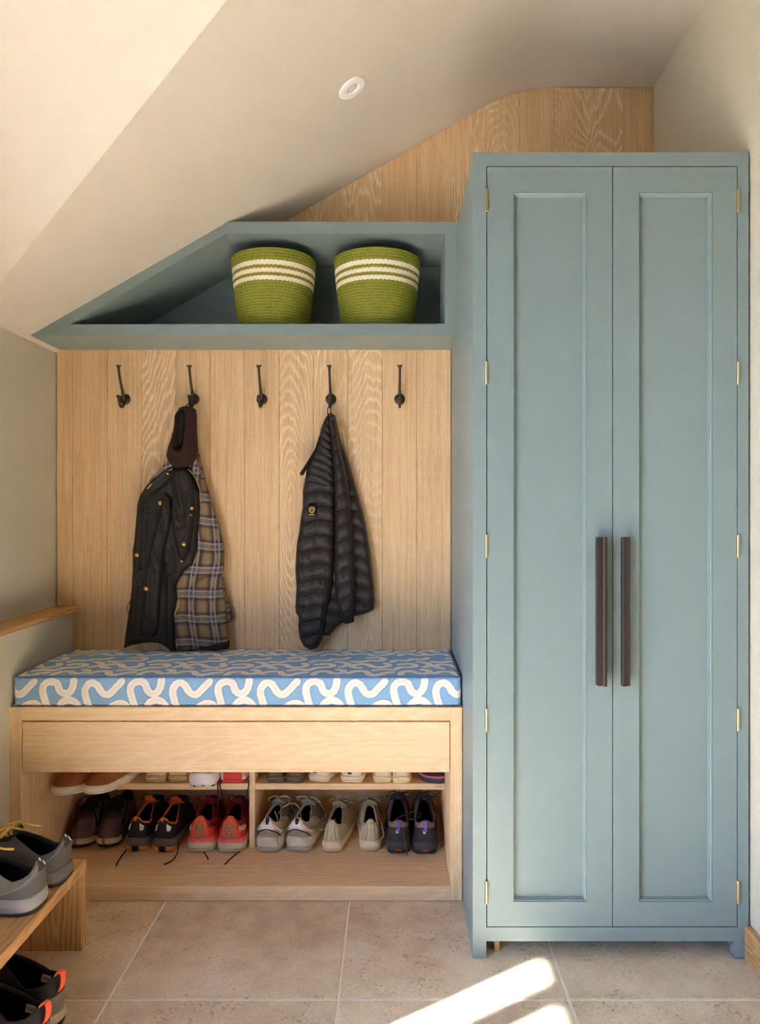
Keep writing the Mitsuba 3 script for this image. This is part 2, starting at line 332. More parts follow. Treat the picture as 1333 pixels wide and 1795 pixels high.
# ---------------------------------------------------------------- green baskets
def basket(px, r, label):
    z0, z1, yc = 1.617, 1.846, -0.046
    d = CAMD+yc
    c = np.array([(px-CX)/F*d, yc])
    nu, nv = 400, 130
    th = np.linspace(0, 2*np.pi, nu, endpoint=False); vv = np.linspace(0, 1, nv)
    TH, VV = np.meshgrid(th, vv)
    rad = r*(0.80+0.26*VV-0.06*VV**2)-0.004*(1-np.clip(VV/0.05, 0, 1))**2
    coil = 26
    ph = VV*coil + TH/(2*np.pi)
    h = np.abs(np.sin(np.pi*ph))**0.7
    st = np.sin(TH*120+np.floor(ph)*1.3)
    nz = meshkit.fbm(np.stack([np.cos(TH)*14, np.sin(TH)*14, VV*60], -1), 3)
    rad = rad+0.0013*h+0.0005*st*h+0.0012*(nz-0.5)
    Z = z0+(z1-z0)*VV + 0.002*np.sin(2*TH+px)*VV
    v = np.stack([c[0]+rad*np.cos(TH), c[1]+rad*np.sin(TH), Z], -1).reshape(-1, 3)
    g1, g2, g3 = np.array(srgb(136, 140, 54)), np.array(srgb(80, 86, 22)), np.array(srgb(184, 182, 88))
    n2 = meshkit.noise(np.stack([TH*45, VV*150, VV*0], -1).astype(float), 3)
    n3 = meshkit.noise(np.stack([TH*160, VV*200, VV*0], -1).astype(float), 5)
    low = meshkit.fbm(np.stack([np.cos(TH)*3, np.sin(TH)*3, VV*5], -1), 2)
    col = g1+(g2-g1)*np.clip(0.75*(1-h)+0.5*(n2-0.4)+0.4*(low-0.5), 0, 1)[..., None]
    col = col+(g3-col)*(np.clip((n3-0.72)*4, 0, 1)*0.55)[..., None]
    zig = 0.0012*np.abs(((TH*60/np.pi) % 2)-1)*2-0.0012
    cream = np.array(srgb(246, 234, 206))
    for (b0, b1) in ((1.797, 1.811), (1.775, 1.787), (1.753, 1.765)):
        inb = (Z > b0-0.0005+zig) & (Z < b1+zig)
        col[inb] = cream*(0.86+0.14*st[inb][:, None]*0.4+0.05)
    k = thing('basket', label, 'basket', 'green baskets on the blue shelf')
    obj('body', (v, grid_faces(nv, nu, True)), 'vertex', k, smooth=True, color=col.reshape(-1, 3))
    inn = trimesh.creation.revolve(np.array([(0, z0+0.004), (r*0.77, z0+0.004), (r*0.97, z1-0.008), (r*0.985, z1+0.001), (r*1.0, z1+0.001), (r*1.004, z1-0.003)]), sections=64)
    inn.apply_translation((c[0], c[1], 0))
    cc = np.tile(np.array(srgb(120, 124, 48)), (len(inn.vertices), 1))
    obj('rim', inn, 'vertex', k, smooth=True, color=cc)
    return k, c, z1
k, c, z1 = basket(480.5, 0.1325, 'left of the two green woven baskets with cream stripes on the blue shelf')
basket(661.5, 0.1365, 'right of the two green woven baskets with cream stripes on the blue shelf')
# something folded showing over the rim of the left basket
q = trimesh.creation.icosphere(subdivisions=3, radius=1); q.vertices *= [0.05, 0.04, 0.03]
q.vertices += (meshkit.noise(q.vertices*90, 2)-0.5)[:, None]*0.012
q.apply_translation((c[0]+0.055, c[1]-0.045, z1-0.012))
obj('cloth', q, 'vertex', smooth=True, color=np.tile(np.array(srgb(150, 120, 130)), (len(q.vertices), 1)), label='scrap of mauve cloth peeping over the rim of the left basket', cat='cloth')

# ---------------------------------------------------------------- iron coat hooks
for i, (px, word) in enumerate(((219.5, 'leftmost bare black iron coat hook near the left wall'), (340.5, 'black iron coat hook carrying the waxed tartan jacket'), (459.5, 'bare black iron coat hook between the two jackets'),
                                (580.5, 'black iron coat hook carrying the quilted jacket'), (701, 'bare black iron coat hook nearest the blue wardrobe'))):
    x = (px-CX)/540
    hk = thing('coat_hook', word, 'coat hook', 'row of iron coat hooks on the oak boards')
    z = 1.418
    obj('back_plate', lathe([(0, 0), (0.0175, 0), (0.0175, 0.0025), (0.0155, 0.004), (0.008, 0.0065), (0, 0.0072)], 'y', 28, (x, 0, z)), 'bronze', hk, smooth=40)
    for s in (-1, 1):
        obj('screw', lathe([(0, 0.0), (0.003, 0.0), (0.0028, 0.0062), (0, 0.0072)], 'y', 10, (x+s*0.011, 0, z)), 'bronze', hk, smooth=40)
    up = tube([(x, -0.006, z-0.004), (x, -0.016, z+0.012), (x, -0.032, z+0.038), (x, -0.048, z+0.068), (x, -0.056, z+0.094)], [0.0062, 0.0048, 0.004, 0.0038, 0.0038], 10)
    kn = lathe([(0, 0.088), (0.0042, 0.088), (0.0046, 0.093), (0.0078, 0.0975), (0.0078, 0.099), (0, 0.1)], n=16, origin=(x, -0.056, z))
    obj('upper_prong', cat_([up, kn]), 'bronze', hk, smooth=45)
    lo = tube([(x, -0.006, z+0.002), (x, -0.014, z-0.018), (x, -0.030, z-0.029), (x, -0.047, z-0.022), (x, -0.058, z-0.002)], [0.006, 0.0048, 0.0042, 0.004, 0.0034], 10)
    k2 = trimesh.creation.icosphere(subdivisions=2, radius=0.0055); k2.apply_translation((x, -0.0585, z))
    obj('lower_prong', cat_([lo, k2]), 'bronze', hk, smooth=45)

# ---------------------------------------------------------------- oak shoe bench with drawer
YB = -0.386
SB = F/(CAMD+YB)
def bx(px): return (px-CX)/SB
def bz(py): return EYE-(py-CY)/SB
bn = thing('shoe_bench', 'long limed oak shoe bench with a wide drawer between ledge wall and wardrobe', 'bench')
B0, B1, BT = bx(13), X0-0.001, bz(1240)
BI0, BI1, BB = bx(37.5), bx(790), 0.06
ZB = bz(1553.5)
obj('left_side', cbox((B0, YB, 0.001), (BI0, BB, BT), 0.0012), 'oak_upright', bn)
obj('right_side', cbox((BI1, YB, 0.001), (B1, BB, BT), 0.0012), 'oak_upright', bn)
obj('top_board', cbox((BI0, YB, bz(1263.5)), (BI1, 0.0, BT), 0.0012), 'oak_across', bn)
obj('bottom_board', cbox((BI0, YB, 0.001), (BI1, BB, ZB), 0.0012), 'oak_across', bn)
obj('back_board', cbox((BI0, BB-0.012, ZB), (BI1, BB, bz(1263.5)), 0.001), 'oak_across', bn)
dr_ = obj('drawer', cbox((BI0+0.002, YB+0.002, bz(1354.5)), (BI1-0.002, YB+0.024, bz(1266)), 0.0012), 'oak_across', bn)
obj('drawer_box', cat_([cbox((BI0+0.01, YB+0.024, bz(1352)), (BI1-0.01, 0.03, bz(1352)+0.012)), cbox((BI0+0.01, YB+0.024, bz(1352)), (BI0+0.022, 0.03, bz(1300))), cbox((BI1-0.022, YB+0.024, bz(1352)), (BI1-0.01, 0.03, bz(1300)))]), 'oak_across', dr_)
YU = -0.165
DX0, DX1, ZU = -0.435, -0.4175, 0.234
obj('divider', cbox((DX0, YU, ZB), (DX1, BB-0.012, bz(1352)), 0.001), 'oak_upright', bn)
obj('upper_shelf', cbox((BI0, YU+0.0005, ZU-0.019), (DX0, BB-0.012, ZU), 0.001), 'oak_across', bn)
obj('upper_shelf', cbox((DX1, YU+0.0005, ZU-0.019), (BI1, BB-0.012, ZU), 0.001), 'oak_across', bn)

# ---------------------------------------------------------------- low oak shelf at the left front
ls = thing('low_shelf', 'low warm oak shoe shelf standing along the left wall in the foreground', 'shelf')
LX = -0.7485
obj('top_board', cbox((XH+0.001, -1.75, 0.182), (LX, -0.579, 0.2095), 0.0012), 'oak_warm', ls)
obj('end_panel', cbox((XH+0.001, -0.6045, 0), (LX-0.0005, -0.5795, 0.182), 0.0012), 'oak_warm_upright', ls)
obj('end_panel', cbox((XH+0.001, -1.75, 0), (LX-0.0005, -1.725, 0.182), 0.0012), 'oak_warm_upright', ls)

# ---------------------------------------------------------------- seat cushion with embroidered worms
worm = [[(1.8, -1), (0.9, 2), (0.7, 4.4), (2.2, 6.1), (4.0, 5.4), (5.2, 3.6), (6.8, 3.0), (8.4, 4.2), (10.6, 6.5)],
        [(14.2, -1), (13.2, 2.6), (13.0, 4.9), (14.6, 6.4), (16.8, 5.9), (17.7, 4.0), (19.3, 3.2), (20.8, 4.4), (21.4, 7.2)],
        [(17.0, -1.6), (18.0, 0.5), (20.0, 1.5), (22.0, 0.4), (22.8, -1.6)], [(6.6, -1.4), (8.8, 0.2), (11.0, 0.4), (12.4, -1.2)],
        [(0.5, 10.5), (2.5, 12.4), (5.2, 12.0), (6.2, 9.6), (8.6, 8.8), (10.6, 10.6), (12.6, 11.4)],
        [(14.8, 9.2), (15.6, 11.8), (18.2, 12.4), (20.0, 10.4), (22.2, 10.6), (22.8, 13.0), (21.0, 14.6)],
        [(3.2, 16.2), (1.2, 17.8), (2.2, 20.4), (5.4, 20.2), (7.0, 17.6), (9.6, 17.0), (11.6, 19.0), (10.6, 21.8)],
        [(7.6, 13.4), (10.4, 14.4), (13.0, 14.0), (14.6, 16.4), (17.4, 17.0), (19.4, 18.8), (18.0, 21.0), (14.6, 20.4)],
        [(21.6, 17.4), (23.4, 19.6), (22.6, 22.4), (20.2, 23.8)],
        [(0.6, 24.2), (3.6, 23.6), (6.0, 25.4), (8.8, 25.2), (10.0, 27.6), (8.4, 29.6), (5.4, 29.2)],
        [(12.6, 23.6), (14.0, 25.8), (17.0, 25.4), (18.6, 27.6), (21.6, 27.4), (23.0, 29.6)]]
PX, QY = 23.8, 24.0
pts, arc = [], []
for wpts in worm:
    c = spline(wpts, 120); l = np.r_[0, np.cumsum(np.linalg.norm(np.diff(c, axis=0), axis=1))]
    for dx in (-1, 0, 1):
        hi = max(q[1] for q in wpts)
        for dy in ((0,) if hi < 8 else (0, 1)):
            pts.append(c+[dx*PX, dy*QY]); arc.append(np.c_[l, np.full(len(l), len(pts))])
pts, arc = np.vstack(pts), np.vstack(arc)
tree = cKDTree(pts)
CX0, CX1, CZ0, CZ1, CF = B0+0.012, X0-0.004, BT+0.003, 0.607, YB+0.006
LW, LH, LD = CX1-CX0, CZ1-CZ0, 0.0-0.004-CF
step = 0.0017
nx = int(LW/step)
rc = 0.009                                     # rounded front top edge
prof3 = [(CF+0.004, CZ0)]
h1 = np.arange(CZ0+0.004, CZ1-rc, step)
prof3 += [(CF-0.002*math.sin(math.pi*(z-CZ0)/LH), z) for z in h1]
prof3 += [(CF+rc-rc*math.cos(t), CZ1-rc+rc*math.sin(t)) for t in np.linspace(0.1, math.pi/2, 8)]
dd = np.arange(CF+rc+step, -0.004, step)
prof3 += [(y, CZ1+0.004*math.sin(math.pi*min(1, (y-CF)/LD))) for y in dd]
prof3 += [(-0.004, CZ1-0.004), (-0.004, CZ0)]
prof3 = np.array(prof3)
s3 = np.r_[0, np.cumsum(np.linalg.norm(np.diff(prof3, axis=0), axis=1))]*100
xs = np.linspace(CX0, CX1, nx)
Sg, Xg = np.meshgrid(s3, xs, indexing='ij')
uu = ((Xg-CX0)*100+0.5+4.3) % PX
dist, idx = tree.query(np.c_[uu.ravel(), Sg.ravel()-0.3])
ar = arc[idx, 0].reshape(Sg.shape); dist = dist.reshape(Sg.shape)
half = 1.04+0.07*np.sign(np.sin(ar*2*np.pi/0.42))
inside = np.clip((half-dist)/0.12, 0, 1)
blue, cream, edge = np.array(srgb(132, 172, 206)), np.array(srgb(244, 236, 226)), np.array(srgb(86, 104, 134))
hat = 0.90+0.10*np.sin(ar*2*np.pi/0.42)*np.clip((dist-0.45)/0.3, 0, 1)
wv = 0.96+0.08*(meshkit.noise(np.stack([Xg*900, Sg*9, Sg*0], -1))-0.5)
col = blue*wv[..., None]
rim_ = np.clip(1-np.abs(dist-1.14)/0.13, 0, 1)*0.55
col = col+(edge-col)*rim_[..., None]
cr = (cream*(1-0.10*np.clip(1-dist/0.5, 0, 1))[..., None])*hat[..., None]
col = col*(1-inside[..., None])+cr*inside[..., None]
ends = 0.010*(np.clip(1-(Xg-CX0)/0.012, 0, 1)**2+np.clip(1-(CX1-Xg)/0.012, 0, 1)**2)
Yg, Zg = np.broadcast_to(prof3[:, :1], Sg.shape).copy(), np.broadcast_to(prof3[:, 1:], Sg.shape).copy()
up = np.clip((prof3[:, 1]-CZ1+rc)/rc, 0, 1)[:, None]
Zg += inside*0.0009*up-ends*up+0.003*up*(meshkit.fbm(np.stack([Xg*5, Yg*5, Yg*0], -1), 2)-0.5); Yg += -inside*0.0009*(1-up)+ends*(1-up)
v = np.stack([Xg, Yg, Zg], -1)
m1, m2 = Sg.shape
fc = grid_faces(m1, m2)[:, ::-1]
capv = []
f_all = [fc]
cu = thing('seat_cushion', 'long blue bench cushion embroidered with cream worm shapes on the oak bench', 'cushion')
cc = v[:, 0].mean(0), v[:, -1].mean(0)
allv = np.vstack([v.reshape(-1, 3), cc[0], cc[1]]); e = len(allv)
for i in range(m1-1):
    f_all.append(np.array([[i*m2, (i+1)*m2, e-2], [(i+1)*m2+m2-1, i*m2+m2-1, e-1]]))
obj('cover', (allv, np.vstack(f_all)), 'vertex', cu, smooth=True, color=np.vstack([col.reshape(-1, 3), blue, blue]))
pc = np.array(srgb(92, 116, 148))
for (y, z, nm) in ((CF+0.0015, CZ1-0.003, 'piping'), (CF+0.003, CZ0+0.003, 'piping')):
    p = tube([(CX0+0.002, y, z), (CX0+0.3, y, z+0.0004), (CX0+0.8, y, z-0.0004), (CX1-0.002, y, z)], 0.0026, 6, 60)
    obj(nm, p, 'vertex', cu, smooth=True, color=np.tile(pc, (len(p.vertices), 1)))
for x in (CX0+0.002, CX1-0.002):
    p = tube([(x, CF+0.002, CZ1-0.005), (x, CF+0.15, CZ1-0.002), (x, -0.006, CZ1-0.004)], 0.0026, 6, 40)
    obj('piping', p, 'vertex', cu, smooth=True, color=np.tile(pc, (len(p.vertices), 1)))
# ---------------------------------------------------------------- hanging jackets
def pillow(px_poly, y0, bulge, edge=0.02, res=0.005, fold=None, back=0.012, tilt=None, smooth_outline=True):
    """soft closed panel of cloth: outline in the plane at depth y0, front swelling towards the room"""
    d = CAMD+y0
    o = np.array([((x-CX)/F*d, EYE-(y-CY)/F*d) for x, y in px_poly])
    if smooth_outline:
        o = np.array(sg.Polygon(o).buffer(0.003).buffer(-0.003).exterior.coords)[:-1]
    pol = sg.Polygon(o)
    if not pol.is_valid: pol = pol.buffer(0)
    if pol.geom_type != 'Polygon': pol = max(pol.geoms, key=lambda g: g.area)
    L = pol.exterior.length
    nb = int(L/res)
    bd = np.array([pol.exterior.interpolate(L*i/nb).coords[0] for i in range(nb)])
    x0, z0, x1, z1 = pol.bounds
    gx, gz = np.meshgrid(np.arange(x0, x1, res), np.arange(z0, z1, res*0.87), indexing='ij')
    gx = gx+(np.arange(gx.shape[1]) % 2)[None]*res*0.5
    q = np.c_[gx.ravel(), gz.ravel()]
    import shapely
    inside = shapely.contains_xy(pol, q[:, 0], q[:, 1])
    q = q[inside]
    fine = np.array([pol.exterior.interpolate(L*i/(4*nb)).coords[0] for i in range(4*nb)])
    kt = cKDTree(fine)
    dq = kt.query(q)[0]
    q, dq = q[dq > res*0.55], dq[dq > res*0.55]
    P = np.vstack([bd, q]); D = np.r_[np.zeros(len(bd)), dq]
    tri = Delaunay(P).simplices
    cen = P[tri].mean(1)
    tri = tri[shapely.contains_xy(pol, cen[:, 0], cen[:, 1])]
    a, b, c = P[tri[:, 0]], P[tri[:, 1]], P[tri[:, 2]]
    ar = (b[:, 0]-a[:, 0])*(c[:, 1]-a[:, 1])-(b[:, 1]-a[:, 1])*(c[:, 0]-a[:, 0])
    tri = tri[np.abs(ar) > 1e-10]; ar = ar[np.abs(ar) > 1e-10]
    tri[ar < 0] = tri[ar < 0][:, ::-1]
    w = np.sqrt(np.clip(1-(1-np.clip(D/edge, 0, 1))**2, 0, 1))
    fy = bulge*w
    if fold is not None: fy = fy+fold(P[:, 0], P[:, 1])*np.clip(D/0.008, 0, 1)
    t = tilt(P[:, 0], P[:, 1]) if tilt is not None else 0
    front = np.c_[P[:, 0], y0-fy+t, P[:, 1]]
    backv = np.c_[P[:, 0], y0+back*w+t, P[:, 1]]
    nbd = len(bd); m = len(P)
    remap = np.arange(m); remap[nbd:] += m-nbd
    v = np.vstack([front, backv[nbd:]])
    v[:, 2] = np.maximum(v[:, 2], 0.6145+0.002*np.sin(v[:, 0]*90))      # hems rest on the cushion
    f = np.vstack([tri, remap[tri][:, ::-1]])
    return trimesh.Trimesh(v, f, process=False)
def creases(lines, y0, amp=0.006, w=0.007):
    """ridges (or, with a negative height, valleys) along lines given by points on the picture"""
    d = CAMD+y0
    segs = []
    for l in lines:
        a = amp
        if isinstance(l[0], (int, float)): a, l = l[0]*amp, l[1:]
        pts = spline([((x-CX)/F*d, EYE-(y-CY)/F*d) for x, y in l], 24) if len(l) > 2 else np.linspace(*[((x-CX)/F*d, EYE-(y-CY)/F*d) for x, y in l], 24)
        segs.append((a, cKDTree(pts)))
    def fn(x, z):
        s = np.zeros_like(x)
        for a, t in segs: s += a*np.exp(-(t.query(np.c_[x, z])[0]/w)**2)
        return s
    return fn
def wrinkle(amp, sx=22, sz=7, seed=1):
    return lambda x, z: amp*(meshkit.fbm(np.stack([x*sx+z*sz*0.6, z*sz-x*4, x*0+seed*3.7], -1), 3, seed)-0.5)*2
def plus(*fs): return lambda x, z: sum(f(x, z) for f in fs)

# --- waxed jacket with tartan lining
jk = thing('waxed_jacket', 'black waxed jacket with brown hood and tartan lining hanging from the second hook', 'jacket')
def plaid(v, x0=0.0, z0=0.0):
    wx = v[:, 0]+0.010*np.sin(v[:, 2]*17+1)+0.012*(meshkit.fbm(np.c_[v[:, 0]*9, v[:, 2]*9, v[:, 2]*0], 2)-0.5)+0.25*(v[:, 1]+0.06)
    wz = v[:, 2]+0.010*np.sin(v[:, 0]*21)+0.012*(meshkit.fbm(np.c_[v[:, 0]*8+5, v[:, 2]*8, v[:, 2]*0], 2)-0.5)-0.12*v[:, 0]
    px, pz = 0.067, 0.076
    a = np.abs(((wx-x0)/px) % 1-0.5)*px; b = np.abs(((wz-z0)/pz) % 1-0.5)*pz
    tan, navy, white = np.array(srgb(136, 114, 82)), np.array(srgb(34, 30, 48)), np.array(srgb(176, 168, 178))
    grey = np.array(srgb(112, 102, 102))
    col = np.tile(tan, (len(v), 1))
    def lay(c, k):
        nonlocal col
        col = col+(np.array(c)-col)*np.clip(k, 0, 1)[:, None]
    lay(navy, 0.78*np.exp(-((a-0.013)/0.0075)**2)); lay(grey, 0.6*(b < 0.010)); lay(navy, 0.75*np.exp(-((b-0.016)/0.005)**2))
    lay(navy, 0.5*(a < 0.008)*(b < 0.02))
    lay(white, 0.85*np.exp(-((a-0.0065)/0.0013)**2)); lay(white, 0.8*np.exp(-((b-0.0085)/0.0013)**2))
    return col
Y1 = -0.045
pl1 = [(344, 770), (350, 795), (358, 830), (366, 862), (375, 893), (384, 920), (390, 945), (394, 970), (393, 995), (389, 1008), (391, 1030), (396, 1060), (398, 1093), (400, 1110), (402, 1126), (385, 1130), (360, 1136), (335, 1140), (302, 1140), (302, 1080), (306, 1040), (309, 1020), (322, 1000), (335, 985), (340, 960), (340, 900), (335, 830), (330, 800)]
cr1 = creases([(1, (371, 900), (366, 950), (360, 985)), (-1.3, (385, 985), (372, 1003), (352, 1010)), (1, (380, 930), (378, 970), (386, 1000)), (1, (330, 1040), (345, 1060), (350, 1090)), (-1, (318, 1070), (330, 1095), (334, 1120)), (1, (375, 1060), (368, 1090), (362, 1110)),
                (-1, (360, 1010), (364, 1030), (360, 1050)), (1, (352, 1020), (340, 1035)), (-1, (388, 1000), (388, 1040), (396, 1075))], Y1, 0.007, 0.008)
m = pillow(pl1, Y1, 0.022, 0.03, 0.003, plus(cr1, wrinkle(0.008, 26, 9, 2)))
obj('tartan_lining', m, 'vertex', jk, smooth=True, color=plaid(m.vertices, at(342, 0, Y1)[0]+0.0335, at(0, 958, Y1)[2]+0.038), label='tan and navy tartan lining turned outwards')
m = pillow([(384, 1000), (392, 1015), (399, 1045), (409, 1083), (404, 1091), (396, 1094), (388, 1085), (384, 1050)], Y1+0.018, 0.012, 0.015, 0.003, wrinkle(0.004, 30, 12, 5))
obj('tartan_cuff', m, 'vertex', jk, smooth=True, color=plaid(m.vertices, 0.01, 0.02)*0.8)
sh1 = [(300, 806), (285, 822), (270, 838), (256, 853), (246, 868), (241, 885), (238, 920), (236, 945), (233, 965), (233, 1000), (231, 1030), (228, 1060), (222, 1100), (217, 1137), (230, 1131), (250, 1127), (272, 1126), (285, 1130), (298, 1139), (299, 1151), (309, 1151), (308, 1110), (306, 1075), (312, 1048), (308, 1025), (322, 1000), (338, 990), (346, 965), (349, 930), (352, 890), (350, 860), (342, 838), (334, 822), (325, 812), (310, 812)]
Y2 = -0.062
cr2 = creases([(1, (262, 850), (290, 830), (303, 822)), (-1.2, (268, 862), (290, 846), (304, 830)), (1.2, (250, 880), (246, 940), (244, 1000)), (-1, (258, 870), (256, 940), (252, 1000), (244, 1060)), (1, (238, 1010), (240, 1060), (230, 1120)), (-1.2, (288, 990), (290, 1050), (292, 1120)),
               (1, (302, 1010), (300, 1060), (303, 1130)), (-1, (318, 870), (330, 900)), (1, (345, 860), (346, 920), (340, 970)), (-1, (300, 960), (308, 1000))], Y2, 0.007, 0.009)
obj('waxed_shell', pillow(sh1, Y2, 0.018, 0.02, 0.004, plus(cr2, wrinkle(0.007, 24, 8, 3))), 'black_cloth', jk, smooth=True)
sl1 = [(290, 862), (300, 872), (303, 900), (297, 930), (290, 960), (286, 1000), (281, 1050), (279, 1090), (275, 1113), (262, 1119), (247, 1113), (245, 1092), (250, 1055), (255, 1020), (259, 990), (266, 955), (276, 915), (283, 880)]
Y3 = -0.082
cr3 = creases([(1, (292, 880), (282, 920), (270, 970)), (-1, (285, 900), (290, 930)), (1, (266, 960), (280, 985)), (1.2, (262, 1000), (262, 1050), (256, 1100)), (-1, (272, 1000), (272, 1060), (268, 1110)), (-1, (258, 1080), (275, 1095)), (1, (250, 1104), (276, 1104))], Y3, 0.006, 0.007)
obj('sleeve', pillow(sl1, Y3, 0.02, 0.022, 0.004, plus(cr3, wrinkle(0.005, 30, 9, 7))), 'black_cloth', jk, smooth=True)
sl2 = [(303, 822), (325, 820), (335, 832), (341, 862), (343, 900), (338, 940), (331, 968), (321, 988), (311, 968), (304, 935), (300, 905), (303, 868), (300, 845)]
cr4 = creases([(1, (312, 830), (318, 870), (330, 905)), (-1, (306, 850), (312, 890), (322, 920)), (1, (308, 890), (312, 930), (320, 965)), (-1, (328, 860), (324, 900)), (1, (333, 870), (334, 920), (326, 960)), (-1, (304, 910), (316, 925))], Y3, 0.006, 0.007)
obj('sleeve', pillow(sl2, Y3, 0.018, 0.022, 0.004, plus(cr4, wrinkle(0.005, 28, 10, 9))), 'black_cloth', jk, smooth=True)
m = pillow([(303, 798), (292, 810), (276, 827), (256, 851), (262, 850), (280, 836), (296, 826), (305, 820)], Y2-0.012, 0.010, 0.008, 0.0025)
obj('collar_strip', m, 'vertex', jk, smooth=True, color=plaid(m.vertices, 0.0, 0.01))
m = pillow([(334, 800), (344, 800), (352, 830), (352, 868), (346, 850), (338, 828)], Y2-0.010, 0.008, 0.008, 0.0025)
obj('collar_strip', m, 'vertex', jk, smooth=True, color=plaid(m.vertices, 0.02, 0.0))
obj('hem_trim', pillow([(299, 1136), (340, 1136), (402, 1121), (403, 1134), (395, 1142), (350, 1149), (299, 1151)], Y1-0.004, 0.010, 0.012, 0.004), 'cord_brown', jk, smooth=True)
Y4 = -0.086
hd = [(314, 716), (322, 712), (333, 712), (343, 717), (345, 727), (345, 760), (347, 790), (343, 806), (334, 816), (322, 820), (308, 820), (297, 812), (292, 800), (295, 785), (301, 768), (306, 750), (307, 730)]
def hood_fold(x, z):
    d = CAMD+Y4
    c = cKDTree(spline([((a-CX)/F*d, EYE-(b-CY)/F*d) for a, b in ((320, 724), (320, 745), (318, 765), (316, 783))], 40))
    k = c.query(np.c_[x, z])[0]
    return -0.030*np.exp(-(k/0.012)**4)+0.006*np.exp(-((k-0.021)/0.006)**2)
obj('hood', pillow(hd, Y4, 0.026, 0.02, 0.003, plus(hood_fold, wrinkle(0.003, 20, 10, 4)), back=0.03), 'cord_brown', jk, smooth=True, label='dark brown corduroy hood')
obj('hood_lining', pillow([(314, 724), (320, 719), (326, 720), (329, 732), (328, 748), (325, 764), (320, 778), (316, 785), (313, 768), (310, 748), (310, 733)], Y4+0.004, 0.008, 0.01, 0.003, creases([(1, (318, 725), (321, 750), (317, 778))], Y4, 0.004, 0.004)), 'dark_lining', jk, smooth=True)
for (x, y, r, yy) in ((281, 882, 0.0075, -0.088), (322, 954, 0.007, -0.108), (240, 973, 0.007, -0.086), (256, 1032, 0.007, -0.106), (318, 984, 0.005, -0.106), (336, 891, 0.0055, -0.106), (334, 903, 0.0042, -0.106), (294, 830, 0.005, -0.088), (315, 1143, 0.004, -0.062), (221, 1129, 0.003, -0.072)):
    q = at(x, y, yy)
    obj('stud', lathe([(0, -0.012), (r, -0.010), (r, 0.0006), (r*0.85, 0.002), (r*0.4, 0.0032), (0, 0.0034)], 'y', 18, q), 'stud_brass', jk, smooth=40)
zp = [at(x, y, -0.082) for x, y in ((303, 822), (283, 832), (268, 846), (258, 857))]
obj('zip', tube(zp, 0.0018, 6, 40), 'stud_brass', jk, smooth=True)
zp = [at(x, y, -0.083) for x, y in ((330, 822), (343, 838), (351, 860), (352, 880))]
obj('zip', tube(zp, 0.0018, 6, 40), 'stud_brass', jk, smooth=True)
zp = [at(x, y, -0.078) for x, y in ((314, 1050), (313, 1060), (309, 1070), (306, 1078))]
obj('zip', tube(zp, 0.0018, 6, 40), 'stud_brass', jk, smooth=True)
rg = [at(x, y, -0.066) for x, y in ((229, 1052), (224, 1062), (223, 1070), (227, 1074))]
obj('hem_cord', tube(rg, 0.0011, 6, 24), 'bronze', jk, smooth=True)
hx = (340.5-CX)/540
obj('hanging_loop', tube([(hx-0.012, -0.075, 1.372), (hx-0.008, -0.052, 1.392), (hx-0.001, -0.034, 1.398), (hx+0.006, -0.046, 1.388), (hx+0.004, -0.066, 1.37)], 0.002, 6, 30), 'cord_brown', jk, smooth=True)

# --- quilted down jacket
qj = thing('quilted_jacket', 'black quilted down jacket hanging from the fourth hook', 'jacket')
def baffle(y0, spacing, phase, slope=0.0, amp=0.008, curve=0.0, xc=0.0):
    d = CAMD+y0
    sp = spacing/F*d
    def fn(x, z):
        zz = EYE-(phase-CY)/F*d
        t = (z-zz-slope*(x-xc)-curve*(x-xc)**2+0.004*np.sin(x*60))/sp
        s = np.abs(np.sin(np.pi*t))
        pk = meshkit.fbm(np.stack([x*150, z*22, x*0+spacing], -1), 2, 3)-0.5
        return 1.35*amp*(s**0.5-0.75)+0.006*pk*(1-0.7*s)+0.0
    return fn
YA = -0.030
bk = [(588, 728), (596, 768), (610, 805), (622, 845), (634, 890), (643, 930), (650, 975), (655, 1020), (657, 1060), (655, 1070), (640, 1076), (622, 1080), (606, 1088), (590, 1100), (578, 1114), (564, 1114), (566, 1000), (576, 900), (580, 800), (580, 740)]
obj('back_panel', pillow(bk, YA, 0.022, 0.02, 0.0035, plus(baffle(YA, 25.5, 930, -0.12, 0.007), wrinkle(0.004, 30, 12, 11))), 'down_nylon', qj, smooth=True)
YB2 = -0.052
fp = [(577, 724), (570, 734), (563, 750), (560, 768), (553, 788), (545, 805), (538, 822), (535, 840), (531, 860), (531, 890), (527, 910), (525, 930), (521, 950), (519, 975), (518, 1000), (520, 1030), (518, 1062), (519, 1074), (524, 1082), (523, 1100), (526, 1120), (533, 1133), (545, 1140), (557, 1135), (566, 1120), (569, 1098), (575, 1070), (581, 1045), (585, 1010), (587, 960), (588, 900), (588, 850), (587, 800), (584, 760), (582, 735)]
def front_mix(x, z):
    d = CAMD+YB2
    zt = EYE-(853-CY)/F*d
    a = baffle(YB2, 25.2, 856, 0.04, 0.0085)(x, z)
    b = baffle(YB2, 13.5, 853, -0.35, 0.005)(x, z)
    k = np.clip((z-zt)/0.004, 0, 1)
    return a*(1-k)+b*k
crq = creases([(-1, (534, 850), (530, 900), (529, 960), (531, 1000)), (-0.8, (556, 860), (556, 900), (554, 960)), (-1, (578, 1040), (570, 1070), (566, 1100)), (0.8, (572, 1000), (566, 1060), (562, 1100))], YB2, 0.004, 0.003)
obj('front_panel', pillow(fp, YB2, 0.024, 0.022, 0.003, plus(front_mix, crq, wrinkle(0.004, 34, 16, 13))), 'down_nylon', qj, smooth=True)
YS2 = -0.068
